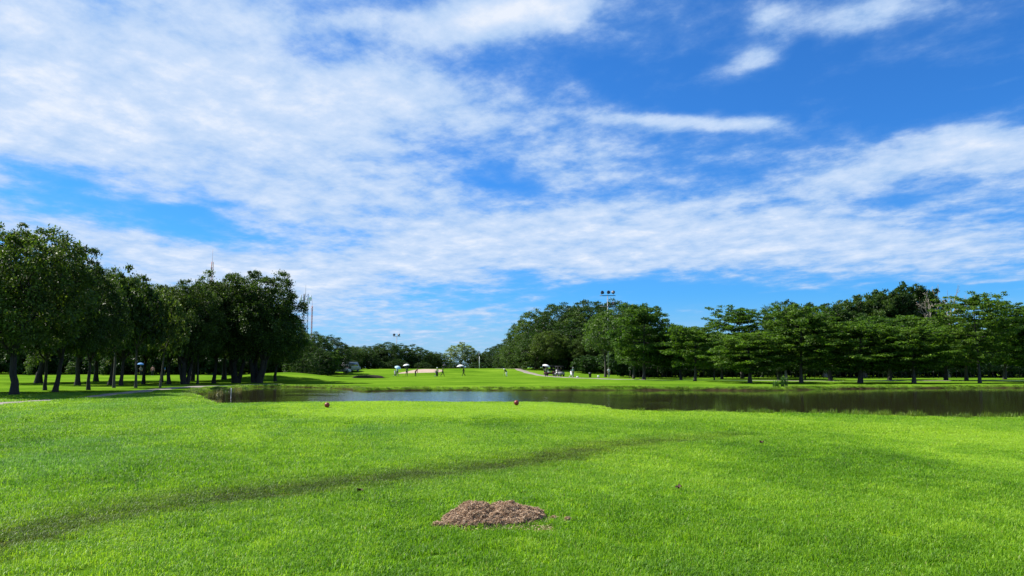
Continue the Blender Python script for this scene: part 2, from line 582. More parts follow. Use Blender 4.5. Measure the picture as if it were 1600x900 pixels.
def wear_at(x, y):
    """trodden strip: a few ragged strands side by side"""
    d, _, par = dist_poly(x, y, TRACK, False)
    d2, _, _ = dist_poly(x, y, TRACK + [0.0, 0.42], False)
    d3, _, _ = dist_poly(x, y, TRACK + [0.0, 0.95], False)
    n1_ = vnoise(x, y, 0.8, 21); n2_ = vnoise(x, y, 2.3, 23)
    wob = 0.10 * vnoise(x, y, 1.5, 24)
    g = lambda dd, s: np.exp(-((dd + wob) / s) ** 2)
    far_ = 0.010 * np.clip(y, 0, 40)
    w = g(d, 0.30 + far_) * (0.50 + 0.42 * n1_) + g(d2, 0.36 + far_) * (0.42 + 0.36 * n2_) + g(d3, 0.55 + far_) * (0.32 + 0.34 * n1_)
    w = w + 0.16 * np.exp(-(d / 1.3) ** 2)
    w = w * (1 - 0.5 * sstep(par, 0.70, 0.95))
    return np.clip(w, 0, 1)


def mow_at(x, y):
    d, ins, _ = dist_poly(x, y, TEE)
    a = sstep(np.where(ins, d, -d), -0.8, 0.8)
    d, ins, _ = dist_poly(x, y, TEE2)
    return np.maximum(a, 0.9 * sstep(np.where(ins, d, -d), -0.6, 0.9))


def bank_at(x, y):
    d, ins, _ = dist_poly(x, y, POND)
    d = np.where(ins, -d, d)
    return 1 - sstep(d + 0.09 * vnoise(x, y, 2.6, 31), 0.16, 0.40)


for nm, fn in (('wear', wear_at), ('mow', mow_at), ('bank', bank_at)):
    at = gme.attributes.new(nm, 'FLOAT', 'POINT')
    at.data.foreach_set('value', fn(GX.ravel(), GY.ravel()).astype(np.float32))

GRASS_DARK, GRASS_MID, GRASS_LIGHT = (0.036, 0.092, 0.006), (0.092, 0.185, 0.011), (0.165, 0.265, 0.022)
m, N = material('lawn')
tc = N.n('ShaderNodeTexCoord')
gpos = N.n('ShaderNodeNewGeometry').outputs['Position']
attr = lambda N, a, t='GEOMETRY': N.n('ShaderNodeAttribute', attribute_name=a, attribute_type=t).outputs['Fac']
big = N.noise(gpos, 0.10, 4, 0.6)
mp = N.n('ShaderNodeMapping'); N.l(gpos, mp.inputs[0]); mp.inputs['Scale'].default_value = (0.16, 1.0, 1)
mid = N.noise(mp.outputs[0], 0.5, 6, 0.7)
fin = N.noise(gpos, 9, 8, 0.75)
mixf = N.math('ADD', N.math('MULTIPLY', big, 0.45), N.math('ADD', N.math('MULTIPLY', mid, 0.45), N.math('MULTIPLY', fin, 0.5)))
c = N.ramp(mixf, [(0.54, GRASS_DARK), (0.70, GRASS_MID), (0.86, GRASS_LIGHT)])
c = N.mixc(N.math('MULTIPLY', attr(N, 'mow'), 0.7), c, (0.190, 0.300, 0.026))
c = N.mixc(N.math('MULTIPLY', attr(N, 'wear'), N.smooth(fin, 0.25, 0.6)), c, (0.070, 0.062, 0.020))
soil = N.ramp(N.noise(gpos, 3.5, 6, 0.7), [(0.3, (0.014, 0.011, 0.006)), (0.7, (0.055, 0.040, 0.020))])
c = N.mixc(attr(N, 'bank'), c, soil)
p = N.n('ShaderNodeBsdfPrincipled')
N.l(c, p.inputs['Base Color'])
p.inputs['Roughness'].default_value = 0.9
p.inputs['Specular IOR Level'].default_value = 0.0
bp = N.n('ShaderNodeBump'); bp.inputs['Strength'].default_value = 0.7; bp.inputs['Distance'].default_value = 0.06
N.l(fin, bp.inputs['Height']); N.l(bp.outputs[0], p.inputs['Normal'])
finish(N, p.outputs[0])
m_lawn = m
tag(link('ground', gme, m), kind='structure')

# pond water
ring = POND
cen = POND.mean(0)
wv = [(x, y, WATER) for x, y in POND]
import bmesh
bm = bmesh.new()
bf = bm.faces.new([bm.verts.new(v) for v in wv])
bmesh.ops.triangulate(bm, faces=[bf])
wme = bpy.data.meshes.new('pond_water'); bm.to_mesh(wme); bm.free()
m, N = material('pond_water')
gpos = N.n('ShaderNodeNewGeometry').outputs['Position']
mp = N.n('ShaderNodeMapping'); N.l(gpos, mp.inputs[0]); mp.inputs['Scale'].default_value = (1.0, 0.8, 1)
w1 = N.noise(mp.outputs[0], 2.6, 4, 0.6)
w2 = N.noise(mp.outputs[0], 0.45, 3, 0.5)
# a breeze ruffles the open middle of the pond; the ends lie in the lee of the trees
sx_ = N.n('ShaderNodeSeparateXYZ'); N.l(gpos, sx_.inputs[0])
wob = N.math('MULTIPLY', N.math('SUBTRACT', N.noise(gpos, 0.16, 3, 0.6), 0.5), 16.0)
xw = N.math('ADD', sx_.outputs[0], wob)
breeze = N.math('MULTIPLY', N.smooth(xw, -16.5, -12.0), N.smooth(xw, 9.0, 1.0))
patch = N.math('ADD', N.smooth(N.noise(gpos, 0.07, 3, 0.5), 0.42, 0.6, 0.2, 0.7), N.math('MULTIPLY', breeze, 4.6))
h = N.math('ADD', N.math('MULTIPLY', w1, patch), N.math('MULTIPLY', w2, 0.35))
bp = N.n('ShaderNodeBump'); bp.inputs['Strength'].default_value = 0.042; bp.inputs['Distance'].default_value = 0.12
N.l(h, bp.inputs['Height'])
p = N.n('ShaderNodeBsdfPrincipled')
p.inputs['Base Color'].default_value = (0.026, 0.026, 0.010, 1)
p.inputs['Roughness'].default_value = 0.06
p.inputs['IOR'].default_value = 1.333
N.l(bp.outputs[0], p.inputs['Normal'])
finish(N, p.outputs[0])
tag(link('pond_water', wme, m), kind='structure')


def ribbon(name, pts, widths, mat, lift=0.03, k=8):
    P = catmull(pts, k)
    wd = np.interp(np.linspace(0, 1, len(P)), np.linspace(0, 1, len(widths)), widths)
    wd = wd * (1 + 0.13 * np.sin(np.arange(len(P)) * 1.7) + 0.08 * np.sin(np.arange(len(P)) * 4.1))
    T_ = np.gradient(P, axis=0); T_ /= np.linalg.norm(T_, axis=1)[:, None]
    Nn = np.stack([-T_[:, 1], T_[:, 0]], 1)
    K = 5
    V = []
    for j in range(K):
        q = P + Nn * wd[:, None] * (j / (K - 1) - 0.5)
        edge_ = lift * (-0.6 if j in (0, K - 1) else 1.0)
        V.append(np.stack([q[:, 0], q[:, 1], H(q[:, 0], q[:, 1]) + edge_], 1))
    n = len(P)
    f = [(j * n + i, j * n + i + 1, (j + 1) * n + i + 1, (j + 1) * n + i) for j in range(K - 1) for i in range(n - 1)]
    me = fast_mesh(name, np.concatenate(V), [np.array(f)[:, ::-1]], True)
    return tag(link(name, me, mat), kind='structure')


PATH_L = [(-19, 6), (-21.5, 17), (-22.8, 26), gp(-50, 636), gp(40, 627.5), gp(130, 621), gp(210, 612.5), gp(270, 606), gp(330, 601.5), gp(400, 599.5), gp(440, 600)]
ribbon('dirt_path', PATH_L, [2.2, 2.2, 2.0, 2.0, 1.8, 1.8, 1.6, 1.6], M['concrete'], 0.035)
PATH_R = [(-9, 185), (xat(800, 172), 172), (xat(815, 158), 158), (xat(850, 142), 142), (xat(880, 128), 128), (xat(930, 115), 115), (xat(1000, 104), 104), (xat(1090, 101), 101),
          (xat(1200, 99), 99), (xat(1400, 97), 97), (xat(1650, 97), 97), (xat(1800, 98), 98)]
ribbon('cart_path', PATH_R, [2.0, 2.0, 2.0, 2.0, 2.0], M['concrete'], 0.05)
PATHL_P = catmull(PATH_L, 6)


def patch_sheet(name, outline, mat, lift, n=10, bowl=0.0):
    P = catmull(outline, 6, True); c = P.mean(0)
    V = []
    for i in range(n + 1):
        q = c + (P - c) * (i / n)
        zz = H(q[:, 0], q[:, 1]) + lift * min(1, (n - i) * 0.6 + 0.1) + bowl * (i / n) ** 2
        V.append(np.stack([q[:, 0], q[:, 1], zz], 1))
    L = len(P)
    f = [(i * L + j, i * L + (j + 1) % L, (i + 1) * L + (j + 1) % L, (i + 1) * L + j) for i in range(n) for j in range(L)]
    return tag(link(name, fast_mesh(name, np.concatenate(V), [f], True), mat), kind='structure')


bx0 = xat(660, 158)
patch_sheet('sand_bunker', [(xat(622, 152), 151), (xat(640, 152), 152), (xat(662, 153), 152.5), (xat(684, 154), 153.5), (xat(692, 158), 158), (xat(684, 162), 162),
                            (xat(664, 163), 163.5), (xat(648, 160), 160), (xat(636, 156), 156)], M['sand'], 0.06)

tx0, tx1 = xat(549, 122), xat(601, 122)  # added low bank; its dark front stands in for a band of shadow
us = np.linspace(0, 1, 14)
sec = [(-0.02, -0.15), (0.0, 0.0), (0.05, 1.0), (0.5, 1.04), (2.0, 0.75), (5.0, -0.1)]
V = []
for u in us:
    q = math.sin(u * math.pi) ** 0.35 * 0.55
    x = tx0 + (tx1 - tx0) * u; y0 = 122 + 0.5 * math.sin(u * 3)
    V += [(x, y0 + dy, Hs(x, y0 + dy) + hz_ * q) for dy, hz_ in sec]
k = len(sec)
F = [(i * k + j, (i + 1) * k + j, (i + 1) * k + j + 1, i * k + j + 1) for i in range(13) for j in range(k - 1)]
me = fast_mesh('shadow_bank', V, [F])
me.materials.append(m_lawn); me.materials.append(plain('bank_soil', (0.022, 0.017, 0.010), 0.95, 0.4, 3))  # shadow painted as a near-black front face, lawn on top
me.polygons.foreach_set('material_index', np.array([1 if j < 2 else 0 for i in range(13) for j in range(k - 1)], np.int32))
tag(link('shadow_bank', me), kind='structure')

# ------------------------------------------------------------------ grass (nobody could count it)
def blade_patch(name, n, rad, h0, h1, w, seed, lean=0.55, seedhead=False):
    r = np.random.default_rng(seed)
    a = r.uniform(0, 6.283, n); rr = rad * np.sqrt(r.uniform(0, 1, n))
    bx, by = rr * np.cos(a), rr * np.sin(a)
    ang = r.uniform(0, 6.283, n)
    ln = np.abs(r.normal(0, lean, n)) * 0.9 + 0.1
    hh = r.uniform(h0, h1, n)
    dx, dy = np.cos(ang) * ln, np.sin(ang) * ln
    wx, wy = -np.sin(ang + r.normal(0, 0.6, n)), np.cos(ang)
    ww = w * r.uniform(0.7, 1.3, n) / 2
    base = np.stack([bx, by, np.full(n, -0.012)], 1)
    wv_ = np.stack([wx, wy, np.zeros(n)], 1) * ww[:, None]
    midp = base + np.stack([dx * hh * 0.45, dy * hh * 0.45, hh * 0.62 + 0.012], 1)
    tip = base + np.stack([dx * hh * 1.05, dy * hh * 1.05, hh * (1.0 - 0.25 * ln) + 0.012], 1)
    V = np.stack([base - wv_, base + wv_, midp + wv_ * 0.8, midp - wv_ * 0.8, tip], 1).reshape(-1, 3)
    k = np.arange(n) * 5
    return fast_mesh(name, V, [np.stack([k, k + 1, k + 2, k + 3], 1), np.stack([k + 3, k + 2, k + 4], 1)])


def grass_mat(name, dark, midc, light, trans=0.45):
    m, N = material(name)
    g = N.n('ShaderNodeNewGeometry')
    tint = attr(N, 'tint', 'INSTANCER'); wear = attr(N, 'wear', 'INSTANCER')
    rnd = g.outputs['Random Per Island']
    f = N.math('ADD', N.math('MULTIPLY', tint, 0.62), N.math('MULTIPLY', rnd, 0.42))
    c = N.ramp(f, [(0.08, dark), (0.48, midc), (0.9, light)])
    dry = N.math('GREATER_THAN', N.math('FRACT', N.math('MULTIPLY', rnd, 37.7)), 0.955)
    c = N.mixc(N.math('MULTIPLY', dry, 0.7), c, (0.30, 0.30, 0.10))
    cool = attr(N, 'cool', 'INSTANCER')
    c = N.mixc(N.math('MULTIPLY', cool, 0.45), c, (0.110, 0.270, 0.060))
    c = N.mixc(N.math('MULTIPLY', wear, 0.88), c, (0.050, 0.068, 0.012))
    p = N.n('ShaderNodeBsdfPrincipled')
    N.l(c, p.inputs['Base Color'])
    p.inputs['Roughness'].default_value = 0.5
    p.inputs['Specular IOR Level'].default_value = 0.25
    t = N.n('ShaderNodeBsdfTranslucent')
    N.l(N.mixc(1.0, c, (1.35, 1.35, 0.7), 'MULTIPLY'), t.inputs[0])
    mx = N.n('ShaderNodeMixShader'); mx.inputs[0].default_value = trans
    N.l(p.outputs[0], mx.inputs[1]); N.l(t.outputs[0], mx.inputs[2])
    finish(N, mx.outputs[0])
    return m


M['grass'] = grass_mat('lawn_blades', (0.040, 0.118, 0.005), (0.145, 0.312, 0.009), (0.335, 0.505, 0.038))
M['bankgrass'] = grass_mat('bank_blades', (0.040, 0.085, 0.010), (0.110, 0.200, 0.016), (0.220, 0.310, 0.045))


def library(name, meshes, mat):
    c = bpy.data.collections.new(name)
    for i, me in enumerate(meshes):
        me.materials.append(mat)
        c.objects.link(bpy.data.objects.new('%s_%02d' % (name, i), me))
    return c


def scatter(name, P, rotz, scl, which, tint, wear, coll, label=None, tilt=None, cool=None):
    me = bpy.data.meshes.new(name)
    me.vertices.add(len(P))
    me.vertices.foreach_set('co', np.asarray(P, np.float32).ravel())
    rot = np.zeros((len(P), 3), np.float32); rot[:, 2] = rotz
    if tilt is not None: rot[:, :2] = tilt
    for nm, ty, arr in (('rot', 'FLOAT_VECTOR', rot), ('scl', 'FLOAT_VECTOR', scl)):
        a = me.attributes.new(nm, ty, 'POINT'); a.data.foreach_set('vector', np.asarray(arr, np.float32).ravel())
    a = me.attributes.new('which', 'INT', 'POINT'); a.data.foreach_set('value', np.asarray(which, np.int32))
    for nm, arr in (('tint', tint), ('wear', wear), ('cool', np.zeros(len(P)) if cool is None else cool)):
        a = me.attributes.new(nm, 'FLOAT', 'POINT'); a.data.foreach_set('value', np.asarray(arr, np.float32))
    o = link(name, me)
    ng = bpy.data.node_groups.new(name, 'GeometryNodeTree')
    ng.interface.new_socket('Geometry', in_out='INPUT', socket_type='NodeSocketGeometry')
    ng.interface.new_socket('Geometry', in_out='OUTPUT', socket_type='NodeSocketGeometry')
    nn = ng.nodes
    gi = nn.new('NodeGroupInput'); go = nn.new('NodeGroupOutput')
    ci = nn.new('GeometryNodeCollectionInfo'); ci.inputs[0].default_value = coll
    ci.inputs['Separate Children'].default_value = True; ci.inputs['Reset Children'].default_value = True
    ip = nn.new('GeometryNodeInstanceOnPoints'); ip.inputs['Pick Instance'].default_value = True

    def na(nm, ty):
        x = nn.new('GeometryNodeInputNamedAttribute'); x.data_type = ty; x.inputs[0].default_value = nm
        return x.outputs[0]
    ng.links.new(gi.outputs[0], ip.inputs['Points'])
    ng.links.new(ci.outputs[0], ip.inputs['Instance'])
    ng.links.new(na('which', 'INT'), ip.inputs['Instance Index'])
    ng.links.new(na('rot', 'FLOAT_VECTOR'), ip.inputs['Rotation'])
    ng.links.new(na('scl', 'FLOAT_VECTOR'), ip.inputs['Scale'])
    ng.links.new(ip.outputs[0], go.inputs[0])
    md = o.modifiers.new('scatter', 'NODES'); md.node_group = ng
    if label: tag(o, label, 'grass')
    o['kind'] = 'stuff'
    return o


lawn_lib = library('lawn_patch', [blade_patch('lawn_patch', 120, 0.17, 0.028, 0.064, 0.0068, 100 + i, 0.85) for i in range(6)], M['grass'])
DENS = 62.0
PX, PY = [], []
for y0 in np.arange(4.6, 47, 0.5):
    half_l, half_r = 0.70 * (y0 + 0.5) + 3.0, 0.70 * (y0 + 0.5) + 3.0
    d = DENS * (8 / max(y0, 8)) ** 1.25
    n = int(d * (half_l + half_r) * 0.5)
    PX.append(rng.uniform(-half_l, half_r, n)); PY.append(rng.uniform(y0, y0 + 0.5, n))
PX = np.concatenate(PX); PY = np.concatenate(PY)
d, ins, _ = dist_poly(PX, PY, POND)
keep = ~ins & (d > 0.25)
d, _, _ = dist_poly(PX, PY, PATHL_P, False)
keep &= d > 0.95 + 0.2 * vnoise(PX, PY, 1.0, 3)
PX, PY = PX[keep], PY[keep]
PZ = H(PX, PY)
n = len(PX)
wr, mw = wear_at(PX, PY), mow_at(PX, PY)
tint = 0.50 + 0.17 * vnoise(PX, PY, 2.2, 41) + 0.17 * vnoise(PX, PY, 0.45, 42) + 0.20 * vnoise(PX, PY, 6.0, 43) + rng.normal(0, 0.14, n) + 0.30 * mw
tint += 0.18 * sstep(PY, 12, 26)
rough_ = np.clip(sstep(-PX, 0.5, 5) * sstep(PY, 9, 13), 0, 1)
tint -= 0.12 * rough_ * (1 - mw)
sxy = (np.maximum(PY, 7) / 8) ** 0.62 * rng.uniform(0.8, 1.25, n)
sz = rng.uniform(0.6, 1.2, n) * (1 + 0.35 * rough_) * (1 - 0.45 * mw) * (1 - 0.30 * wr) * (1 + 0.12 * vnoise(PX, PY, 0.8, 44)) * (1 + 0.25 * sstep(PY, 10, 30))
scatter('lawn_grass', np.stack([PX, PY, PZ], 1), rng.uniform(0, 6.283, n), np.stack([sxy, sxy, sz], 1), rng.integers(0, 6, n), np.clip(tint, 0, 1), np.clip(wr * rng.uniform(0.35, 1.25, n), 0, 1),
        lawn_lib, 'bright green mown lawn grass filling the foreground', None,
        np.clip((0.15 + 0.85 * rough_) * sstep(vnoise(PX, PY, 2.6, 45) + 0.35 * vnoise(PX, PY, 0.7, 46), -0.1, 0.8) * (1 - mw), 0, 1))

# longer grass along the banks
bank_lib = library('bank_tuft', [blade_patch('bank_tuft', 46, 0.13, 0.07, 0.24, 0.010, 200 + i, 0.4) for i in range(5)], M['bankgrass'])
seg = np.roll(POND, -1, 0) - POND
sl = np.linalg.norm(seg, axis=1)
cum = np.concatenate([[0], np.cumsum(sl)])
n = int(cum[-1] * 22)
u = rng.uniform(0, cum[-1], n)
k = np.searchsorted(cum, u, 'right') - 1
tt = ((u - cum[k]) / sl[k])[:, None]
B = POND[k] + seg[k] * tt
nrm = np.stack([seg[k][:, 1], -seg[k][:, 0]], 1) / sl[k][:, None]
off = rng.uniform(0.22, 0.9, n)
B = B + nrm * off[:, None]
d, ins, _ = dist_poly(B[:, 0], B[:, 1], POND)
ok = ~ins & (rng.uniform(0, 1, n) < np.where(B[:, 1] < 45, 0.6, 0.45)) & (vnoise(B[:, 0], B[:, 1], 1.2, 51) + rng.normal(0, 0.5, n) > -0.55) & (B[:, 1] > 5)
B = B[ok]; n = len(B)
ds = np.maximum(B[:, 1], 8)
s = (ds / 26) ** 0.5 * rng.uniform(0.7, 1.35, n)
sz = rng.uniform(0.6, 1.3, n) * (1 + 0.3 * vnoise(B[:, 0], B[:, 1], 2.0, 52)) * np.where(B[:, 1] < 40, 0.85, 0.5)
sz *= np.where((B[:, 1] < 40) & (B[:, 0] < 4.5), 0.3, 1.0)
scatter('bank_grass', np.stack([B[:, 0], B[:, 1], H(B[:, 0], B[:, 1])], 1), rng.uniform(0, 6.283, n), np.stack([s, s, sz], 1), rng.integers(0, 5, n),
        np.clip(0.55 + 0.25 * vnoise(B[:, 0], B[:, 1], 1.5, 53) + rng.normal(0, 0.15, n), 0, 1), np.clip(-0.05 + 0.4 * vnoise(B[:, 0], B[:, 1], 3.0, 54), 0, 0.5),
        bank_lib, 'longer uneven grass fringing the banks of the pond')

# ------------------------------------------------------------------ trees
def unit(v):
    return v / (np.linalg.norm(v, axis=-1, keepdims=True) + 1e-9)


def leaves_mesh(name, C, U, Nn, L, Wd, fold=0.18):
    """diamond leaves: centre, length axis, normal, length, width"""
    U = unit(U); Nn = unit(Nn - U * np.sum(U * Nn, -1, keepdims=True))
    Wv = np.cross(Nn, U)
    L = L[:, None]; Wd = Wd[:, None]
    V = np.stack([C - U * L * 0.5, C + Wv * Wd * 0.5 + Nn * Wd * fold - U * L * 0.06, C + U * L * 0.5 - Nn * L * 0.08, C - Wv * Wd * 0.5 + Nn * Wd * fold - U * L * 0.06], 1)
    k = np.arange(len(C)) * 4
    return V.reshape(-1, 3), np.stack([k, k + 1, k + 2, k + 3], 1)


def clump_leaves(r, cen, rad, out, n_per, L, flat=0.8, upb=0.5, spread=0.9, wratio=0.52, shell=0.5):
    """leaves grouped in rounded sprays round branch tips"""
    K = len(cen)
    cen = np.repeat(cen, n_per, 0); rad = np.repeat(rad, n_per); out = np.repeat(out, n_per, 0)
    n = K * n_per
    d = unit(r.normal(0, 1, (n, 3)) * spread + out * 0.9 + UP * upb)
    rr = rad * (shell + (1 - shell) * r.uniform(0, 1, n) ** 0.6) * (1 + 0.18 * r.normal(0, 1, n))
    C = cen + d * rr[:, None] * np.array([1, 1, flat])
    U = d + r.normal(0, 0.55, (n, 3)) - UP * 0.15
    Nn = UP * 0.75 + d * 0.5 + r.normal(0, 0.42, (n, 3))
    Ls = L * r.uniform(0.65, 1.3, n)
    return C, U, Nn, Ls, Ls * wratio * r.uniform(0.8, 1.2, n)


def limb(mb, r, a, b, r0, r1, sag=0.0, wob=0.06, k=5, sides=6):
    a = np.asarray(a, float); b = np.asarray(b, float)
    t = np.linspace(0, 1, k)[:, None]
    P = a + (b - a) * t
    ln = np.linalg.norm(b - a)
    P[1:-1] += r.normal(0, wob * ln, (k - 2, 3)) * 0.6
    P[:, 2] += sag * ln * np.sin(t[:, 0] * math.pi)
    mb.tube(P, np.linspace(r0, r1, k), sides)
    return P


def trunk_stem(mb, r, base, top, r0, r1, k=7, sides=10, flare=1.5):
    t = np.linspace(0, 1, k)
    P = np.asarray(base, float) + (np.asarray(top, float) - np.asarray(base, float)) * t[:, None]
    P[1:, :2] += np.cumsum(r.normal(0, 0.045 * r0 / 0.3, (k - 1, 2)), 0)
    rad = r0 + (r1 - r0) * t
    rad[0] *= flare; rad[1] *= 1 + (flare - 1) * 0.25
    P = np.vstack([P[0] + [0, 0, -0.25], P[0] + (P[1] - P[0]) * 0.25, P[1:]])
    rad = np.concatenate([[rad[0] * 1.1], [rad[0] * 0.86], rad[1:]])
    mb.tube(P, rad, sides)
    return P[-1]


PROTO = {}


def keep_proto(key, trunk, leafsets, leafmat, bark, hgt, rad):
    C, U, Nn, L, Wd = [np.concatenate(x) for x in zip(*leafsets)]
    V, F = leaves_mesh(key, C, U, Nn, L, Wd)
    cm = fast_mesh('crown', V, [F]); cm.materials.append(leafmat)
    tm = trunk.mesh('trunk', True); tm.materials.append(bark)
    PROTO[key] = (tm, cm, hgt, rad)


def shell_points(r, n, low=-0.6, lump=0.2, seed=0):
    i = np.arange(n) + 0.5
    z = 1 - i / n * (1 - low)
    a = i * 2.39996 + r.uniform(0, 6)
    rr = np.sqrt(np.maximum(0, 1 - z * z))
    D = unit(np.stack([rr * np.cos(a), rr * np.sin(a), z], 1) + r.normal(0, 0.10, (n, 3)))
    lum = np.array([mnoise.noise(Vector(d * 1.9) + Vector((seed * 7.3, seed * 3.1, seed))) for d in D])
    return D, 1 + lump * lum * 1.6


def broad_tree(key, seed, stems=1, leafmat='leaf_broad', bark='bark_dark', nshell=190, nper=150, L=0.205, low=-0.68, hgt=10.0, rad=3.9, base=1.5, tr=0.25):
    r = np.random.default_rng(seed)
    rz = (hgt - base) / 2 * 0.94; zc = hgt - rz * 1.04
    ax = np.array([rad, rad, rz]); cc = np.array([0, 0, zc])
    D, lum = shell_points(r, nshell, low, 0.22, seed)
    cen = cc + D * ax * (lum * r.uniform(0.80, 1.02, nshell))[:, None]
    crad = r.uniform(0.45, 0.95, nshell) * rad / 3.9
    ni = nshell // 2
    Di = unit(r.normal(0, 1, (ni, 3)) + UP * 0.1)
    ceni = cc + Di * ax * r.uniform(0.35, 0.72, ni)[:, None]
    ceni[:, 2] = np.maximum(ceni[:, 2], base + 0.4)
    sets = [clump_leaves(r, cen, crad, D, nper, L), clump_leaves(r, ceni, np.full(ni, 0.9 * rad / 3.9), Di, nper // 2, L * 1.15, 0.9, 0.1)]
    # a few shoots that stand out of the outline
    ns = 16
    Ds = unit(r.normal(0, 1, (ns, 3)) + UP * 0.75)
    cs = cc + Ds * ax * r.uniform(1.02, 1.16, ns)[:, None]
    sets.append(clump_leaves(r, cs, r.uniform(0.25, 0.5, ns), Ds, nper // 2, L * 0.9))
    mb = MB()
    tops = []
    for s in range(stems):
        a = s * 6.283 / stems + r.uniform(0, 1)
        o = 0.0 if stems == 1 else 0.22
        b = np.array([o * math.cos(a), o * math.sin(a), 0])
        ln = 0.15 if stems == 1 else 0.9
        t = np.array([ln * math.cos(a), ln * math.sin(a), base + 1.0])
        tops.append(trunk_stem(mb, r, b, t, tr / (1 if stems == 1 else 1.25), tr * 0.7 / (1 if stems == 1 else 1.2)))
    nl = 0
    for tp in tops:
        for q in range(5 if stems == 1 else 3):
            a = q * 6.283 / (5 if stems == 1 else 3) + r.uniform(-0.5, 0.5) + nl
            e = cc + np.array([math.cos(a) * rad * 0.55, math.sin(a) * rad * 0.55, r.uniform(-0.35, 0.45) * rz])
            P = limb(mb, r, tp - [0, 0, 0.2], e, tr * 0.5, tr * 0.22, 0.05)
            near_ = np.argsort(np.linalg.norm(cen - e, axis=1))[:14]
            for c_ in r.choice(near_, 5, replace=False):
                limb(mb, r, P[3] if r.uniform() < .5 else P[-1], cen[c_], tr * 0.2, 0.03, 0.03, 0.05, 4, 5)
        nl += 1
    keep_proto(key, mb, sets, M[leafmat], M[bark], hgt, rad)


def tier_tree(key, seed, hgt=7.0, rad=3.3, base=1.9, leafmat='leaf_tier', flat_top=0.5, npad=6, nleaf=56, L=0.20):
    r = np.random.default_rng(seed)
    mb = MB(); sets = []
    top = trunk_stem(mb, r, (0, 0, 0), (r.normal(0, .12), r.normal(0, .12), hgt * 0.97), 0.15, 0.03, 9, 8, 1.5)
    nw = int((hgt - base) / 0.62)
    cen, rad_, = [], []
    for w in range(nw):
        f = w / (nw - 1)
        z = base + 0.25 + (hgt - base - 0.45) * f
        Rw = rad * (0.80 + 0.45 * f) if f < 0.45 else rad * (flat_top * 0.5 + (1 - flat_top * 0.5) * math.sqrt(max(0.0, 1 - ((f - 0.45) / 0.6) ** 2)))
        Rw *= r.uniform(0.82, 1.15)
        nb = r.integers(6, 9)
        a0 = r.uniform(0, 6.28)
        for b in range(nb):
            a = a0 + b * 6.283 / nb + r.normal(0, 0.2)
            ln = max(0.35, Rw * r.uniform(0.65, 1.12))
            zz = z + r.normal(0, 0.20)
            rise = 0.10 + 0.16 * f + r.normal(0, 0.05)
            e = np.array([math.cos(a) * ln, math.sin(a) * ln, zz + rise * ln])
            s = np.array([0, 0, zz])
            if r.uniform() < 0.55:
                limb(mb, r, s, e, 0.045, 0.012, -0.03, 0.04, 4, 4)
            m_ = max(2, int(npad * ln / rad + 0.5))
            for t in np.linspace(0.35 if f < 0.85 else 0.1, 1.02, m_):
                sp = 0.36 * ln * t
                for _ in range(2):
                    q = s + (e - s) * t + np.array([-math.sin(a), math.cos(a), 0]) * r.uniform(-sp, sp) + [0, 0, r.normal(0.03, 0.14)]
                    cen.append(q); rad_.append(r.uniform(0.30, 0.55))
    cen = np.array(cen); rad_ = np.array(rad_)
    out = unit(cen * [1, 1, 0] + 1e-6) * 0.4
    sets.append(clump_leaves(r, cen, rad_, out, nleaf, L, 0.42, 0.35, 1.0, 0.55, 0.25))
    keep_proto(key, mb, sets, M[leafmat], M['bark_grey'], hgt, rad)


def dome_tree(key, seed, hgt=14.0, rad=7.0, base=3.0, leafmat='leaf_fine', nshell=230, nper=62, L=0.36, low=-0.25, bark='bark_dark'):
    r = np.random.default_rng(seed)
    mb = MB()
    rz = (hgt - base) * 0.72; zc = hgt - rz
    ax = np.array([rad, rad, rz]); cc = np.array([0, 0, zc])
    D, lum = shell_points(r, nshell, low, 0.13, seed)
    cen = cc + D * ax * (lum * r.uniform(0.86, 1.03, nshell))[:, None]
    crad = r.uniform(0.8, 1.7, nshell) * rad / 7
    ni = nshell // 2
    Di = unit(r.normal(0, 1, (ni, 3)))
    ceni = cc + Di * ax * r.uniform(0.3, 0.75, ni)[:, None]
    ceni[:, 2] = np.maximum(ceni[:, 2], base * 0.7)
    sets = [clump_leaves(r, cen, crad, D, nper, L, 0.55, 0.6), clump_leaves(r, ceni, np.full(ni, 1.2 * rad / 7), Di, nper // 2, L * 1.3, 0.7, 0.2)]
    tp = trunk_stem(mb, r, (0, 0, 0), (0.2, 0.1, base + 1), 0.42, 0.3)
    for q in range(7):
        a = q * 0.9 + r.uniform(-0.3, 0.3)
        e = cc + np.array([math.cos(a) * rad * 0.6, math.sin(a) * rad * 0.6, rz * r.uniform(0.05, 0.5)])
        P = limb(mb, r, tp - [0, 0, .3], e, 0.2, 0.08, 0.08)
        for c_ in r.choice(np.argsort(np.linalg.norm(cen - e, axis=1))[:16], 5, replace=False):
            limb(mb, r, P[-1], cen[c_], 0.07, 0.025, 0.02, 0.05, 4, 4)
    keep_proto(key, mb, sets, M[leafmat], M[bark], hgt, rad)


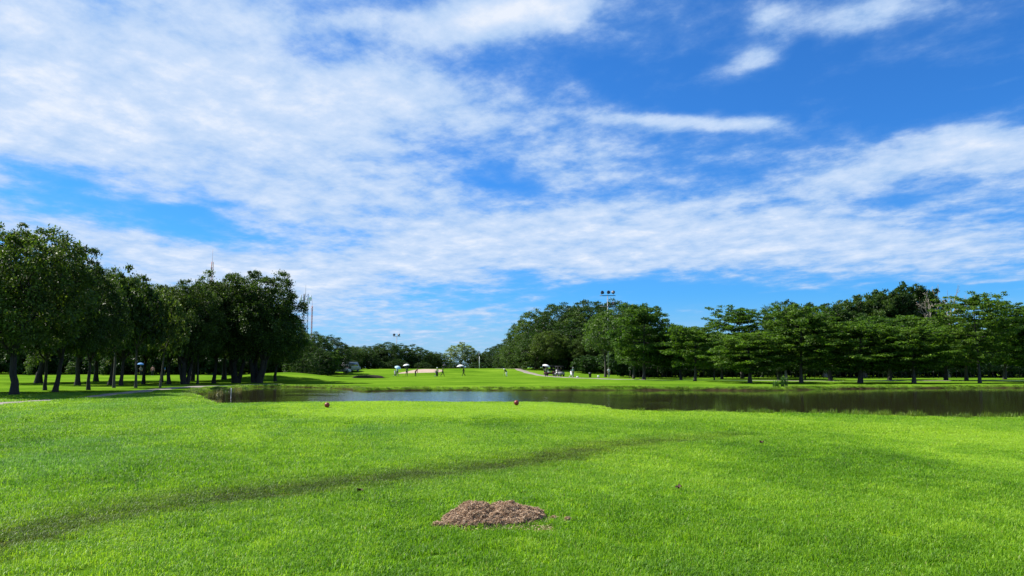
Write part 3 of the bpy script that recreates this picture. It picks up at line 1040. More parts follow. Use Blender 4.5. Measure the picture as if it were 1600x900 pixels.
def sparse_tree(key, seed, hgt=15.0, rad=6.0, nb=9, leafmat='leaf_fine', bark='bark_pale', bare=0.0, clump=0.8, nleaf=70, L=0.30, start=0.30):
    """open crown: long limbs, sprays of leaves only near the tips"""
    r = np.random.default_rng(seed)
    mb = MB(); cen, crad = [], []
    tp = trunk_stem(mb, r, (0, 0, 0), (r.normal(0, .4), r.normal(0, .4), hgt * start), 0.36, 0.26, 8, 8)

    def grow_(p, dirv, ln, rad_, depth):
        e = p + dirv * ln
        P = limb(mb, r, p, e, rad_, rad_ * 0.6, 0.0, 0.07, 5, 5 if depth < 2 else 4)
        if depth >= 2 and r.uniform() > bare:
            for _ in range(2):
                cen.append(P[-1] + r.normal(0, 0.35, 3)); crad.append(r.uniform(0.5, 1.1) * clump)
        if depth < 4:
            for c in range(3 if depth < 3 else 2):
                dv = unit(dirv + r.normal(0, 0.55, 3) + UP * 0.18)
                grow_(P[-1] if c < 2 else P[2], dv, ln * r.uniform(0.5, 0.75), rad_ * 0.6, depth + 1)
    for q in range(nb):
        a = q * 6.283 / nb + r.uniform(-.4, .4)
        up = r.uniform(0.45, 1.5)
        dv = unit(np.array([math.cos(a), math.sin(a), up]))
        grow_(tp - np.array([0, 0, r.uniform(0, hgt * 0.08)]), dv, hgt * 0.22 * r.uniform(0.8, 1.2), 0.15, 1)
    if not cen:
        cen = [tp]; crad = [0.2]
    cen = np.array(cen); crad = np.array(crad)
    sets = [clump_leaves(r, cen, crad, unit(cen - [0, 0, hgt * .5]), nleaf, L, 0.6, 0.4)]
    top = cen[:, 2].max() + 0.3
    if bare < 1:
        keep_proto(key, mb, sets, M[leafmat], M[bark], top, np.abs(cen[:, :2]).max() * 0.85)
    else:
        tm = mb.mesh('branches', True); tm.materials.append(M[bark])
        co = np.concatenate(mb.V)
        PROTO[key] = (tm, None, co[:, 2].max(), np.abs(co[:, :2]).max())


for i in range(4):
    broad_tree('broad%d' % i, 300 + i, 1, tr=0.25 - 0.03 * (i % 2))
for i in range(2):
    broad_tree('multi%d' % i, 320 + i, 4, nshell=230, nper=150, L=0.22, low=-0.75, hgt=11.5, rad=4.6, base=1.5, tr=0.36)
broad_tree('pale0', 331, 1, 'leaf_pale', 'bark_pale', 110, 60, 0.30, -0.5, 10, 3.5, 2.5, 0.2)
broad_tree('light0', 332, 1, 'leaf_light', 'bark_grey', 120, 64, 0.28, -0.5, 9, 3.4, 2.2, 0.2)
broad_tree('small0', 333, 1, 'leaf_broad', 'bark_grey', 90, 56, 0.26, -0.55, 6, 2.2, 1.5, 0.12)
for i in range(4):
    tier_tree('tier%d' % i, 340 + i, 7.0, 3.2, 1.6 + 0.15 * i, 'leaf_tier', 0.46 + 0.09 * i)
tier_tree('flat0', 346, 9.0, 4.2, 3.6, 'leaf_tier', 0.8, 6, 44, 0.22)
tier_tree('tall0', 347, 11.0, 3.9, 2.4, 'leaf_tier', 0.35, 5, 44, 0.22)
for i in range(3):
    dome_tree('dome%d' % i, 350 + i, nshell=300, nper=74, low=-0.6)
broad_tree('bush0', 334, 1, 'leaf_hedge', 'bark_dark', 120, 60, 0.34, -0.95, 5.0, 3.0, 0.1, 0.12)
dome_tree('round0', 356, 10, 4.6, 1.6, 'leaf_fine', 170, 58, 0.34, -0.6)
sparse_tree('sparse0', 360, 13, 5, 8, 'leaf_fine', 'bark_pale', 0.15, 1.0, 70, 0.30, 0.42)
sparse_tree('sparse1', 361, 15, 7, 10, 'leaf_fine', 'bark_pale', 0.15, 0.95, 60, 0.34, 0.35)
sparse_tree('bare0', 362, 13, 5, 6, 'leaf_fine', 'bark_pale', 1.0, start=0.45)

# columnar shrub with foliage to the ground
r = np.random.default_rng(371)
zz = np.linspace(0.35, 3.7, 46)
cen = np.stack([r.normal(0, 0.2, 46), r.normal(0, 0.2, 46), zz], 1)
mb = MB(); trunk_stem(mb, r, (0, 0, 0), (0, 0, 3.4), 0.06, 0.02, 5, 6)
keep_proto('column0', mb, [clump_leaves(r, cen, r.uniform(0.28, 0.5, 46) * np.interp(zz, [0.3, 1, 3, 3.8], [0.7, 1.1, 1, 0.4]), unit(cen * [1, 1, 0] + 1e-4), 50, 0.17)],
           M['leaf_light'], M['bark_grey'], 4.0, 0.6)


def plant_tree(key, px, depth, top_py, half_px, label, name='tree', group=None, rot=None, cat='tree', lean=0.0, squash=1.0):
    tm, cm, hg, rd = PROTO[key]
    x = xat(px, depth); z = Hs(x, depth)
    h = max(1.0, zat(top_py, depth) - z)
    w = half_px / FPX * depth
    sx = w / rd
    t = thing(name, label, cat, (x, depth, z - 0.03), random.uniform(0, 6.28) if rot is None else rot, group, (sx, sx * squash, h / hg))
    if lean:
        t.rotation_euler = (0, lean, 0 if rot is None else rot)
    a = link('trunk' if cm is not None else 'branches', tm, None, t)
    if cm is not None:
        link('crown', cm, None, t)
    return t


ORD = ['first', 'second', 'third', 'fourth', 'fifth', 'sixth', 'seventh', 'eighth', 'ninth', 'tenth', 'eleventh', 'twelfth', 'thirteenth', 'fourteenth', 'fifteenth', 'sixteenth',
       'seventeenth', 'eighteenth', 'nineteenth', 'twentieth', 'twenty-first', 'twenty-second', 'twenty-third', 'twenty-fourth', 'twenty-fifth', 'twenty-sixth', 'twenty-seventh', 'twenty-eighth', 'twenty-ninth', 'thirtieth']

# the grove on the left, near to far: prototype, px, depth, top px, half width px, label
GROVE = [
    ('broad0', 22, 44, 352, 92, 'nearest thick-trunked shade tree at the left edge, tallest crown of the grove'),
    ('broad1', -62, 47, 372, 85, 'shade tree cut off by the left edge beside the tallest thick-trunked tree'),
    ('broad3', 70, 52, 402, 44, 'slim tree leaning left, left one of the pair of close trunks'),
    ('broad2', 86, 50, 384, 58, 'slim tree leaning right, right one of the pair of close trunks'),
    ('broad1', 121, 73, 412, 66, 'thick dark trunk standing just right of the leaning pair, farther back'),
    ('broad0', 138, 54, 416, 42, 'shade tree whose trunk stands closest to the path right of the leaning pair'),
    ('broad2', 172, 76, 430, 52, 'straight dark tree half hidden behind a very thin nearer trunk'),
    ('small0', 178, 62, 421, 36, 'very thin straight trunk with pale bark right beside the path'),
    ('broad3', 189, 74, 424, 50, 'stout tree immediately right of the thin pale trunk by the path'),
    ('small0', 212, 62, 436, 34, 'slender tree at the path edge where the path turns pale in sunlight'),
    ('broad1', 224, 80, 441, 46, 'dark tree behind the slender one, beside the blue umbrella'),
    ('broad0', 252, 86, 446, 42, 'small-trunked tree beyond the path beside the person in red'),
    ('broad2', 264, 78, 441, 44, 'forked shade tree over the pale bend of the path'),
    ('small0', 250, 64, 455, 27, 'thin leaning sapling in front of the forked tree by the path bend'),
    ('multi0', 289, 78, 436, 50, 'many-stemmed tree standing at the end of the pale path'),
    ('small0', 309, 80, 468, 28, 'thin single trunk between the two widest many-stemmed trees of the grove'),
    ('broad3', 334, 84, 428, 52, 'straight thick trunk at the near left tip of the pond'),
    ('multi1', 369, 85, 430, 58, 'wide many-stemmed tree over the left end of the pond, left of the broadest'),
    ('multi0', 402, 85, 422, 66, 'broad dark tree at the right end of the left grove, overhanging the pond'),
    ('broad0', 430, 92, 482, 38, 'dark tree crown behind the right end of the left grove'),
    ('broad1', 350, 98, 440, 60, 'tree filling the gap behind the many-stemmed trees near the pond tip'),
    ('broad2', 300, 96, 446, 50, 'tree filling the gap behind the end of the pale path'),
    ('broad3', 150, 92, 432, 60, 'tree filling the gap behind the trunk closest to the path'),
    ('broad0', 60, 84, 410, 80, 'tree in the second row behind the pair of leaning slim trunks'),
]
for i, (k, px, dp, tp, hw, lab) in enumerate(GROVE):
    tp += 10 if i else 4
    lean = {2: -0.05, 3: 0.06, 13: 0.06}.get(i, 0.0)
    plant_tree(k, px, dp, tp, hw, lab, 'shade_tree', 'shade trees of the left grove', lean=lean)

# dark belt behind the left field
n = 0
for px in np.arange(-120, 470, 27):
    dp = 148 + 10 * math.sin(px)
    plant_tree(['dome0', 'round0', 'broad1', 'dome1'][n % 4], px + random.uniform(-6, 6), dp, 508 + random.uniform(-14, 14), 30,
               'dark belt tree beyond the left field, %s from the left' % ORD[n], 'belt_tree', 'dark belt of trees beyond the left field')
    n += 1
for n, px in enumerate([45, 62, 96, 111, 144, 151, 161, 197, 205, 234, 262, 276]):
    plant_tree('column0', px, 132 + (n % 3) * 3, 552 + (n % 4) * 4, 5 + (n % 2),
               'small columnar shrub at the far edge of the left field, %s from the left' % ORD[n], 'columnar_shrub', 'columnar shrubs beyond the left field', cat='shrub')

# far treeline, left of the green to right of it
LINE = [
    ('dome1', 448, 150, 520, 34), ('dome0', 486, 140, 522, 32), ('round0', 470, 128, 545, 24), ('dome2', 514, 150, 528, 30), ('round0', 500, 135, 548, 20), ('tier1', 512, 138, 552, 20),
    ('dome1', 540, 170, 541, 24), ('broad2', 552, 178, 543, 18), ('dome0', 565, 185, 542, 22), ('round0', 575, 180, 548, 16), ('broad0', 587, 190, 541, 17), ('dome1', 604, 190, 536, 24),
    ('dome2', 626, 195, 540, 24), ('round0', 644, 195, 541, 20), ('dome0', 660, 200, 546, 20), ('broad3', 675, 205, 552, 16), ('dome2', 688, 215, 553, 17), ('round0', 700, 225, 562, 14),
    ('pale0', 720, 205, 537, 20), ('round0', 737, 210, 547, 16), ('broad1', 752, 215, 552, 15), ('round0', 765, 212, 546, 17), ('dome0', 782, 205, 540, 22), ('round0', 712, 200, 566, 12),
    ('round0', 660, 190, 566, 14), ('round0', 620, 185, 562, 18), ('round0', 590, 182, 564, 16), ('round0', 745, 195, 566, 14), ('round0', 540, 160, 558, 14), ('dome1', 470, 165, 528, 30),
]
LINE.sort(key=lambda a: a[1])
for n, (k, px, dp, tp, hw) in enumerate(LINE):
    if k == 'pale0':
        lab = 'pale grey-green tree standing out of the far treeline behind the white umbrella'
    else:
        lab = 'tree in the far line behind the green, %s from its left end' % ORD[n]
    plant_tree(k, px, dp, tp, hw, lab, 'treeline_tree', 'far line of trees behind the green')

# the tall dome of trees right of the green
MASS = [
    ('dome0', 800, 196, 533, 26, 'low tree at the foot of the tall wooded dome, its left end'),
    ('dome1', 822, 188, 504, 34, 'stepped crown on the left shoulder of the tall wooded dome'),
    ('dome2', 842, 182, 490, 38, 'rounded crown just left of the top of the wooded dome'),
    ('dome0', 880, 176, 478, 48, 'broad crown at the top of the wooded dome, left of the mast'),
    ('dome1', 918, 178, 473, 50, 'highest crown of the wooded dome behind the floodlight mast'),
    ('dome2', 958, 172, 476, 44, 'crown of the wooded dome just right of the floodlight mast'),
    ('dome0', 992, 165, 483, 40, 'right shoulder crown of the wooded dome behind the tiered tree'),
    ('round0', 852, 171, 502, 34, 'dense tree filling the middle of the wooded dome, left of centre'),
    ('round0', 905, 168, 494, 38, 'dense tree filling the centre of the wooded dome'),
    ('round0', 875, 166, 512, 34, 'dense lower tree in the wooded dome above the cart path'),
    ('round0', 935, 160, 508, 34, 'dense lower tree just left of the light green tree'),
    ('bush0', 925, 150, 556, 26, 'dark bush under the wooded dome left of the mast'),
    ('bush0', 965, 146, 556, 28, 'dark bush under the trees right of the mast'),
    ('bush0', 885, 158, 558, 26, 'dark bush under the wooded dome behind the golf carts'),
    ('bush0', 1000, 140, 552, 30, 'dark bush behind the tall layered tree'),
    ('round0', 812, 170, 530, 26, 'smaller leafy tree in front of the wooded dome at its left foot'),
    ('round0', 838, 163, 524, 30, 'leafy green tree over the row of thin trunks by the cart path'),
    ('broad2', 862, 158, 520, 30, 'leafy tree hanging over the umbrella holder by the cart path'),
    ('round0', 893, 160, 510, 32, 'leafy tree behind the parked dark golf cart'),
    ('broad3', 915, 155, 528, 26, 'lower leafy tree left of the foot of the floodlight mast'),
    ('light0', 946, 131, 490, 32, 'light green tree right at the foot of the floodlight mast'),
    ('round0', 972, 150, 530, 30, 'dark leafy tree filling the gap right of the mast foot'),
    ('tier0', 1006, 104, 487, 50, 'tall layered tree right of the floodlight mast'),
    ('tier2', 990, 118, 505, 34, 'layered tree half hidden behind the tall layered tree near the mast'),
    ('broad1', 1038, 128, 528, 34, 'dark tree behind the right side of the tall layered tree'),
]
for k, px, dp, tp, hw, lab in MASS:
    plant_tree(k, px, dp, tp, hw, lab, 'layered_tree' if 'layered' in lab else 'woodland_tree', 'trees around the floodlight mast')

# layered trees along the right bank and what rises behind them
ROW = [
    ('tier1', 1064, 104, 518, 34, 'layered tree second in the right bank row, behind its first trunk'),
    ('tier3', 1086, 92, 516, 38, 'layered tree with the first full trunk left of the thin pale sapling'),
    ('tier2', 1172, 84, 526, 50, 'low wide layered tree midway along the far bank, below the flat-topped one'),
    ('tier1', 1252, 85, 488, 46, 'bright layered tree behind the tall reed clump on the far bank'),
    ('tier0', 1344, 84, 512, 58, 'layered tree with yellowish crown below the tall twiggy crowns'),
    ('tier2', 1428, 82, 516, 48, 'layered tree right of the yellowish one on the far bank'),
    ('tall0', 1531, 82, 466, 40, 'tallest layered tree of the far bank, trunk leaning slightly left'),
    ('tier3', 1510, 96, 514, 44, 'layered tree directly behind the tallest one of the far bank'),
    ('tier1', 1618, 86, 484, 60, 'layered tree cut by the right edge'),
    ('tier0', 1478, 100, 505, 44, 'layered tree in the second row left of the tallest one'),
    ('tier3', 1298, 100, 512, 46, 'layered tree in the second row between the bright and the yellowish ones'),
    ('tier2', 1390, 104, 500, 46, 'layered tree in the second row right of the yellowish one'),
    ('flat0', 1160, 116, 492, 52, 'dark flat-topped layered tree rising behind the bank row'),
    ('tier1', 1128, 112, 526, 36, 'layered tree behind the pale sapling'),
    ('tier0', 1216, 110, 524, 36, 'layered tree in the second row left of the bright one'),
    ('tier2', 1570, 108, 505, 46, 'layered tree in the second row near the right edge'),
]
for k, px, dp, tp, hw, lab in ROW:
    plant_tree(k, px, dp, tp, hw * 1.22, lab, 'layered_tree', 'layered trees along the far bank', lean=-0.05 if 'tallest layered' in lab else random.uniform(-0.035, 0.035), rot=random.uniform(0, 6.28), squash=random.uniform(0.85, 1.15))
plant_tree('light0', 1116, 100, 552, 18, 'thin pale sapling with light leaves between layered trees on the far bank', 'sapling', rot=1.0)
plant_tree('light0', 1258, 106, 552, 20, 'small light green tree under the bright layered tree', 'sapling', rot=2.0)
plant_tree('light0', 1216, 104, 556, 16, 'low pale green bushy tree left of the bright layered tree trunk', 'sapling', rot=3.0)
BACK = [
    ('sparse0', 1228, 128, 470, 30, 'thin wispy tree leaning over the flat-topped layered tree'),
    ('sparse0', 1290, 130, 474, 52, 'open twiggy crown against the sky above the bright layered tree'),
    ('sparse1', 1352, 132, 452, 66, 'tall open-crowned tree left of the highest right-hand crown'),
    ('sparse1', 1412, 132, 438, 72, 'highest twiggy crown on the right side of the pond'),
    ('dome1', 1405, 146, 470, 60, 'dense crown behind the highest twiggy one on the right'),
    ('sparse1', 1450, 136, 455, 50, 'ragged brownish crown beside the leafless branches'),
]
for k, px, dp, tp, hw, lab in BACK:
    plant_tree(k, px, dp, tp, hw, lab, 'open_crowned_tree', 'tall trees behind the right bank row')
plant_tree('bare0', 1480, 126, 440, 46, 'leafless tree with fine bare branches against the sky on the right', 'bare_tree', rot=0.5)

# dense planting behind the bank row
n = 0
for px in np.arange(1020, 1720, 36):
    plant_tree(['round0', 'dome2', 'broad0', 'round0'][n % 4], px + random.uniform(-8, 8), 140 + random.uniform(-6, 10), 520 + random.uniform(-8, 10), 36,
               'dark filler tree behind the far bank row, %s from the left' % ORD[n], 'belt_tree', 'dark trees behind the far bank row')
    n += 1
n = 0
for px in np.arange(985, 1740, 30):
    plant_tree('bush0', px + random.uniform(-6, 6), 131 + random.uniform(-3, 5), 540 + random.uniform(-8, 8), 30,
               'dark bush behind the hedge of the far bank, %s from the left' % ORD[n], 'bush', 'bushes behind the hedge', cat='bush')
    n += 1
n = 0
for px in np.arange(-150, 480, 32):
    plant_tree('bush0', px + random.uniform(-6, 6), 138 + random.uniform(-3, 5), 548 + random.uniform(-8, 8), 30,
               'dark bush at the back of the left field, %s from the left' % ORD[n], 'bush', 'bushes at the back of the left field', cat='bush')
    n += 1
# clipped hedge behind the bank row
r = np.random.default_rng(380)
x0, x1 = xat(985, 122), xat(1720, 122)
nC = 1500
hx = r.uniform(x0, x1, nC); hy = 122 + r.uniform(-0.8, 0.8, nC)
hz = r.uniform(0.9, 2.6, nC) + 0.25 * np.sin(hx * 1.3)
cen = np.stack([hx, hy, hz], 1)
t = thing('hedge', 'long dark hedge on thin stems behind the layered trees of the far bank', 'hedge', (0, 0, 0.0))
C, U, Nn, L, Wd = clump_leaves(r, cen, r.uniform(0.35, 0.6, nC), np.tile([0, -0.4, 0.3], (nC, 1)), 30, 0.24)
V, F = leaves_mesh('foliage', C, U, Nn, L, Wd)
link('foliage', fast_mesh('foliage', V, [F]), M['leaf_hedge'], t)
mb = MB()
for x in np.arange(x0, x1, 0.75):
    mb.tube([(x + r.normal(0, .12), 122 + r.normal(0, .2), -0.2), (x + r.normal(0, .1), 122, 0.6), (x + r.normal(0, .15), 122, 1.8)], [0.05, 0.045, 0.03], 5)
o = mb.obj('stems', M['bark_grey'], t); o['kind'] = 'stuff'

# ------------------------------------------------------------------ tee markers
def tee_marker(px, py, label):
    x, y = gp(px, py, 0.07)
    z = Hs(x, y)
    d = 0.102
    t = thing('tee_marker', label, 'tee marker', (x, y, z), 0.3, 'red ball tee markers')
    prof = [(d * math.sin(a), d * 1.18 - d * math.cos(a)) for a in np.linspace(0.02, math.pi - 0.02, 13)]
    MB().lathe(prof, 20).obj('ball', M['redball'], t, True)
    MB().tube([(0, 0, -0.12), (0, 0, 0.05)], [0.008, 0.012], 8).obj('spike', M['steel'], t)
    return t


tee_marker(511, 637, 'red ball tee marker on the left of the tee, in front of the dark water')
tee_marker(807, 635.5, 'red ball tee marker on the right of the tee, in front of the bright water')

# ------------------------------------------------------------------ heap of dry clippings
M['straw'] = None
m, N = material('dry_clippings')
g = N.n('ShaderNodeNewGeometry')
c = N.ramp(g.outputs['Random Per Island'], [(0.0, (0.12, 0.066, 0.036)), (0.3, (0.35, 0.215, 0.125)), (0.75, (0.54, 0.375, 0.235)), (1.0, (0.70, 0.54, 0.36))])
p = N.n('ShaderNodeBsdfPrincipled'); N.l(c, p.inputs['Base Color']); p.inputs['Roughness'].default_value = 0.85
finish(N, p.outputs[0])
M['straw'] = m
M['straw_core'] = plain('clipping_core', (0.26, 0.165, 0.11), 0.95, 0.4, 30, 0, 0.8)


def heap(name, label, px, py, length, width, height, seed, n_straw, lobes, group=None):
    r = np.random.default_rng(seed)
    x, y = gp(px, py)
    t = thing(name, label, 'grass heap', (x, y, Hs(x, y)), 0.0, group)

    def hz(u, v):
        z = 0
        for (cu, cv, ru, rv, hh) in lobes:
            z = np.maximum(z, hh * np.sqrt(np.maximum(0, 1 - ((u - cu) / ru) ** 2 - ((v - cv) / rv) ** 2)))
        z = z * (1 + 0.22 * vnoise(u, v, 0.16, seed)) + 0.12 * np.where(z > 0.05, vnoise(u, v, 0.07, seed + 1), 0)
        return z * height
    k = 64
    uu, vv = np.meshgrid(np.linspace(-1.05, 1.05, k), np.linspace(-1.05, 1.05, k))
    zz = hz(uu, vv) - 0.02
    I = np.arange(k * k).reshape(k, k)
    F = np.stack([I[:-1, :-1], I[:-1, 1:], I[1:, 1:], I[1:, :-1]], -1).reshape(-1, 4)
    keepf = zz.ravel()[F].max(1) > -0.005
    V = np.stack([uu * length / 2, vv * width / 2, zz], -1).reshape(-1, 3)
    link('core', fast_mesh('core', V, [F[keepf]], True), M['straw_core'], t)
    # loose stalks
    q = []
    while sum(len(a) for a in q) < n_straw:
        c_ = r.uniform(-1.08, 1.08, (n_straw * 2, 2))
        h_ = hz(c_[:, 0], c_[:, 1])
        ok = (h_ > 0.004) | ((r.uniform(0, 1, len(h_)) < 0.05))
        q.append(np.column_stack([c_[ok], h_[ok]]))
    q = np.concatenate(q)[:n_straw]
    C = np.column_stack([q[:, 0] * length / 2, q[:, 1] * width / 2, q[:, 2] + r.uniform(-0.008, 0.014, n_straw)])
    U = unit(np.column_stack([r.normal(0, 1, (n_straw, 2)), r.normal(0, 0.32, n_straw)]))
    Nn = UP + r.normal(0, 0.5, (n_straw, 3))
    L = r.uniform(0.02, 0.065, n_straw)
    V, F = leaves_mesh('stalks', C, U, Nn, L, r.uniform(0.003, 0.006, n_straw), 0.1)
    o = link('stalks', fast_mesh('stalks', V, [F]), M['straw'], t); o['kind'] = 'stuff'
    return t


LOBES = [(-0.36, 0.05, 0.44, 0.75, 0.92), (-0.62, -0.30, 0.36, 0.5, 0.55), (0.0, 0.12, 0.55, 0.7, 0.74), (0.22, 0.18, 0.5, 0.7, 0.84), (0.58, 0.10, 0.40, 0.58, 0.62), (-0.05, -0.15, 0.75, 0.62, 0.55), (-0.5, -0.62, 0.26, 0.3, 0.34), (0.35, -0.35, 0.4, 0.35, 0.34)]
heap('clipping_heap', 'brown heap of dry grass clippings on the foreground lawn', 772, 815, 1.12, 1.06, 0.145, 3, 36000, LOBES)
ONE = [(0, 0, 0.95, 0.95, 1.0), (0.35, 0.2, 0.5, 0.5, 0.8)]
heap('clipping_clump', 'small brown clump of clippings left of the big heap', 685, 828, 0.15, 0.11, 0.045, 4, 420, ONE, 'loose clumps by the heap')
heap('clipping_clump', 'tiny brown clump just right of the big heap', 866, 815, 0.09, 0.07, 0.03, 5, 200, ONE, 'loose clumps by the heap')
heap('clipping_clump', 'tiny brown clump farthest right of the big heap', 887, 817, 0.08, 0.06, 0.035, 6, 200, ONE, 'loose clumps by the heap')


def fallen_leaf(px, py, label, s, seed):
    r = np.random.default_rng(seed)
    x, y = gp(px, py)
    t_ = np.linspace(0, 1, 7)
    w = np.sin(t_ * math.pi) ** 0.7 * 0.35 * s
    V = []
    for a, b in zip(t_, w):
        cz = 0.18 * s * math.sin(a * math.pi) + r.normal(0, 0.012)
        V += [((a - 0.5) * s, -b, cz + b * 0.6), ((a - 0.5) * s, 0, cz), ((a - 0.5) * s, b, cz + b * 0.6)]
    F = [(i * 3 + j, i * 3 + j + 1, i * 3 + j + 4, i * 3 + j + 3) for i in range(6) for j in range(2)]
    o = link('fallen_leaf', fast_mesh('fallen_leaf', V, [F], True), M['deadleaf'])
    o.location = (x, y, Hs(x, y) + 0.045); o.rotation_euler = (0.2, 0.1, r.uniform(0, 6))
    tag(o, label, 'leaf', 'dead leaves on the lawn')


M['deadleaf'] = plain('dead_leaf', (0.055, 0.026, 0.013), 0.7, 0.4, 30)
fallen_leaf(562, 778, 'curled dark dead leaf on the worn strip left of the clipping heap', 0.10, 1)
fallen_leaf(1060, 768, 'dark dead leaf on the lawn right of the clipping heap', 0.10, 2)
fallen_leaf(1190, 697, 'brown dead leaf on the lawn near the end of the worn strip', 0.13, 3)

# ------------------------------------------------------------------ masts and lamps
def floodlight_mast(px, depth, top_py, label, lamps, name='floodlight_mast', rad=0.11, cross=((0.0, 1.5), (-2.1, 1.5)), s=1.0):
    x = xat(px, depth); z = Hs(x, depth); h = zat(top_py, depth) - z
    t = thing(name, label, 'light mast', (x, depth, z))
    MB().tube([(0, 0, -0.3), (0, 0, h * 0.5), (0, 0, h)], [rad, rad * 0.8, rad * 0.6], 10).obj('pole', M['steel'], t, True)
    for dz, hw in cross:
        MB().box((0, -rad * 0.9, h + dz), (hw * 2, 0.10, 0.12)).obj('crossarm', M['darksteel'], t)
    for (lx, dz, tilt) in lamps:
        mb = MB()
        prof = [(0.05, 0.0), (0.16 * s, 0.10 * s), (0.30 * s, 0.34 * s), (0.36 * s, 0.52 * s), (0.35 * s, 0.56 * s), (0.02, 0.50 * s)]
        mb.lathe(prof, 12)
        o = mb.obj('lamp', M['darksteel'], t, True)
        o.location = (lx, -0.15, h + dz + 0.28)
        o.rotation_euler = (R(70), 0, tilt)
        MB().tube([(0, -0.02, -0.02), (0, -0.34, 0.08)], 0.03, 6).obj('bracket', M['darksteel'], o)
    return t


floodlight_mast(951, 141, 462, 'tall grey floodlight mast rising above the wooded dome',
                [(-1.25, 0.12, 0.5), (0.0, 0.15, 0.3), (1.2, 0.15, -0.4), (1.15, -1.95, -0.5)])
floodlight_mast(619, 260, 526, 'distant twin-lamp mast above the far line of trees', [(-1.0, 0.1, 0.3), (1.0, 0.1, -0.3)], rad=0.16, cross=((0.0, 1.3),), s=1.3)
# slim post behind the green
x = xat(749, 180); z = Hs(x, 180)
t = thing('lamp_post', 'slim pale post behind the green, right of the white umbrella walker', 'lamp post', (x, 180, z))
hh = zat(556, 180) - z
MB().tube([(0, 0, -0.2), (0, 0, hh * 0.6), (0, 0, hh)], [0.10, 0.08, 0.06], 8).obj('pole', M['white'], t)
MB().lathe([(0.02, 0), (0.22, 0.05), (0.26, 0.25), (0.18, 0.5), (0.02, 0.62)], 10, (0, 0, hh)).obj('lantern', M['darksteel'], t)


def lattice_tower(px, depth, top_py, wid, label, mats, antennas=False, bays=16, leg=0.2, taper=0.7):
    x = xat(px, depth); h = zat(top_py, depth)
    t = thing('radio_tower', label, 'radio tower', (x, depth, 0))
    zs = np.linspace(0, h, bays + 1)
    cs = [np.array([math.cos(a), math.sin(a)]) for a in (0.5, 2.594, 4.689)]
    wz = lambda z: wid / 1.6 * (1 - (1 - taper) * z / h)
    for c in cs:
        q = [(c[0] * wz(z), c[1] * wz(z), z) for z in zs]
        MB().tube(q, leg, 6).obj('leg', mats[0], t)
    for b in range(bays):
        mb = MB()
        for i in range(3):
            c0, c1 = cs[i], cs[(i + 1) % 3]
            p0 = (*(c0 * wz(zs[b])), zs[b]); p1 = (*(c1 * wz(zs[b + 1])), zs[b + 1]); p2 = (*(c1 * wz(zs[b])), zs[b])
            mb.tube([p0, p1], leg * 0.5, 4); mb.tube([p0, p2], leg * 0.5, 4)
        mb.obj('bracing', mats[b % len(mats)], t)
    if antennas:
        for a in range(6):
            an = a * 1.05
            o = MB().box((0, 0, 0), (0.5, 0.3, 3.2)).obj('panel_antenna', M['lavender'], t)
            rr_ = wid * 1.05
            o.location = (math.cos(an) * rr_, math.sin(an) * rr_, h - 2.4 - (a % 2) * 1.4); o.rotation_euler = (0, 0, an)
            MB().tube([(0, 0, 0), (-math.cos(0) * rr_ * 0.5, 0, 0)], 0.08, 5).obj('bracket', M['steel'], o)
        o = MB().lathe([(0.05, -0.3), (0.6, -0.2), (0.9, 0.1), (0.92, 0.15)], 14).obj('dish', M['white'], t)
        o.location = (wid, -1, h - 3); o.rotation_euler = (R(90), 0, 0.4)
    MB().tube([(0, 0, h - 1), (0, 0, h + h * 0.12)], [0.10, 0.04], 6).obj('spike', mats[0], t)
    return t


M['redmast'] = plain('red_mast_paint', (0.45, 0.12, 0.09), 0.6, 0.1, 0.5)
M['whitemast'] = plain('white_mast_paint', (0.62, 0.62, 0.62), 0.6, 0.1, 0.5)
lattice_tower(474, 420, 459, 3.0, 'lattice radio tower with panel antennas beside the left grove', [M['darksteel']], True, 14, 0.16, 0.8)
lattice_tower(485, 560, 478, 0.7, 'thin pale guyed mast right of the lattice radio tower', [M['redmast'], M['whitemast']], False, 22, 0.14, 1.0)
lattice_tower(324.5, 520, 409, 1.2, 'slender red and white mast showing above the left grove', [M['redmast'], M['whitemast']], False, 26, 0.16, 1.0)

# far pale towers in the gap of the treeline
def tower_block(px, depth, top_py, wpx, label):
    x = xat(px, depth); h = zat(top_py, depth); w = wpx / FPX * depth
    t = thing('apartment_tower', label, 'building', (x, depth, 0))
    MB().box((0, 0, h / 2), (w, w, h)).obj('wall', M['lavender'], t)
    MB().box((0, 0, h + 0.8), (w * 0.6, w * 0.6, 1.6)).obj('roof', M['lavender'], t)
    wm = MB().box((0, 0, 0), (w * 0.13, 0.4, 1.6)).mesh('window'); wm.materials.append(M['glass'])
    for fl in range(max(2, int(h / 3.4)) - 1):
        for k in (-0.33, 0, 0.33):
            o = link('window', wm, None, t); o.location = (k * w, -w / 2, 3 + fl * 3.4)


tower_block(699, 1500, 558, 3.2, 'pale far apartment tower, left one in the treeline gap')
tower_block(703, 1560, 559, 2.6, 'pale far apartment tower, right one in the treeline gap')

# ------------------------------------------------------------------ people
def cloth(name, col):
    return plain(name, col, 0.8, 0.2, 9)


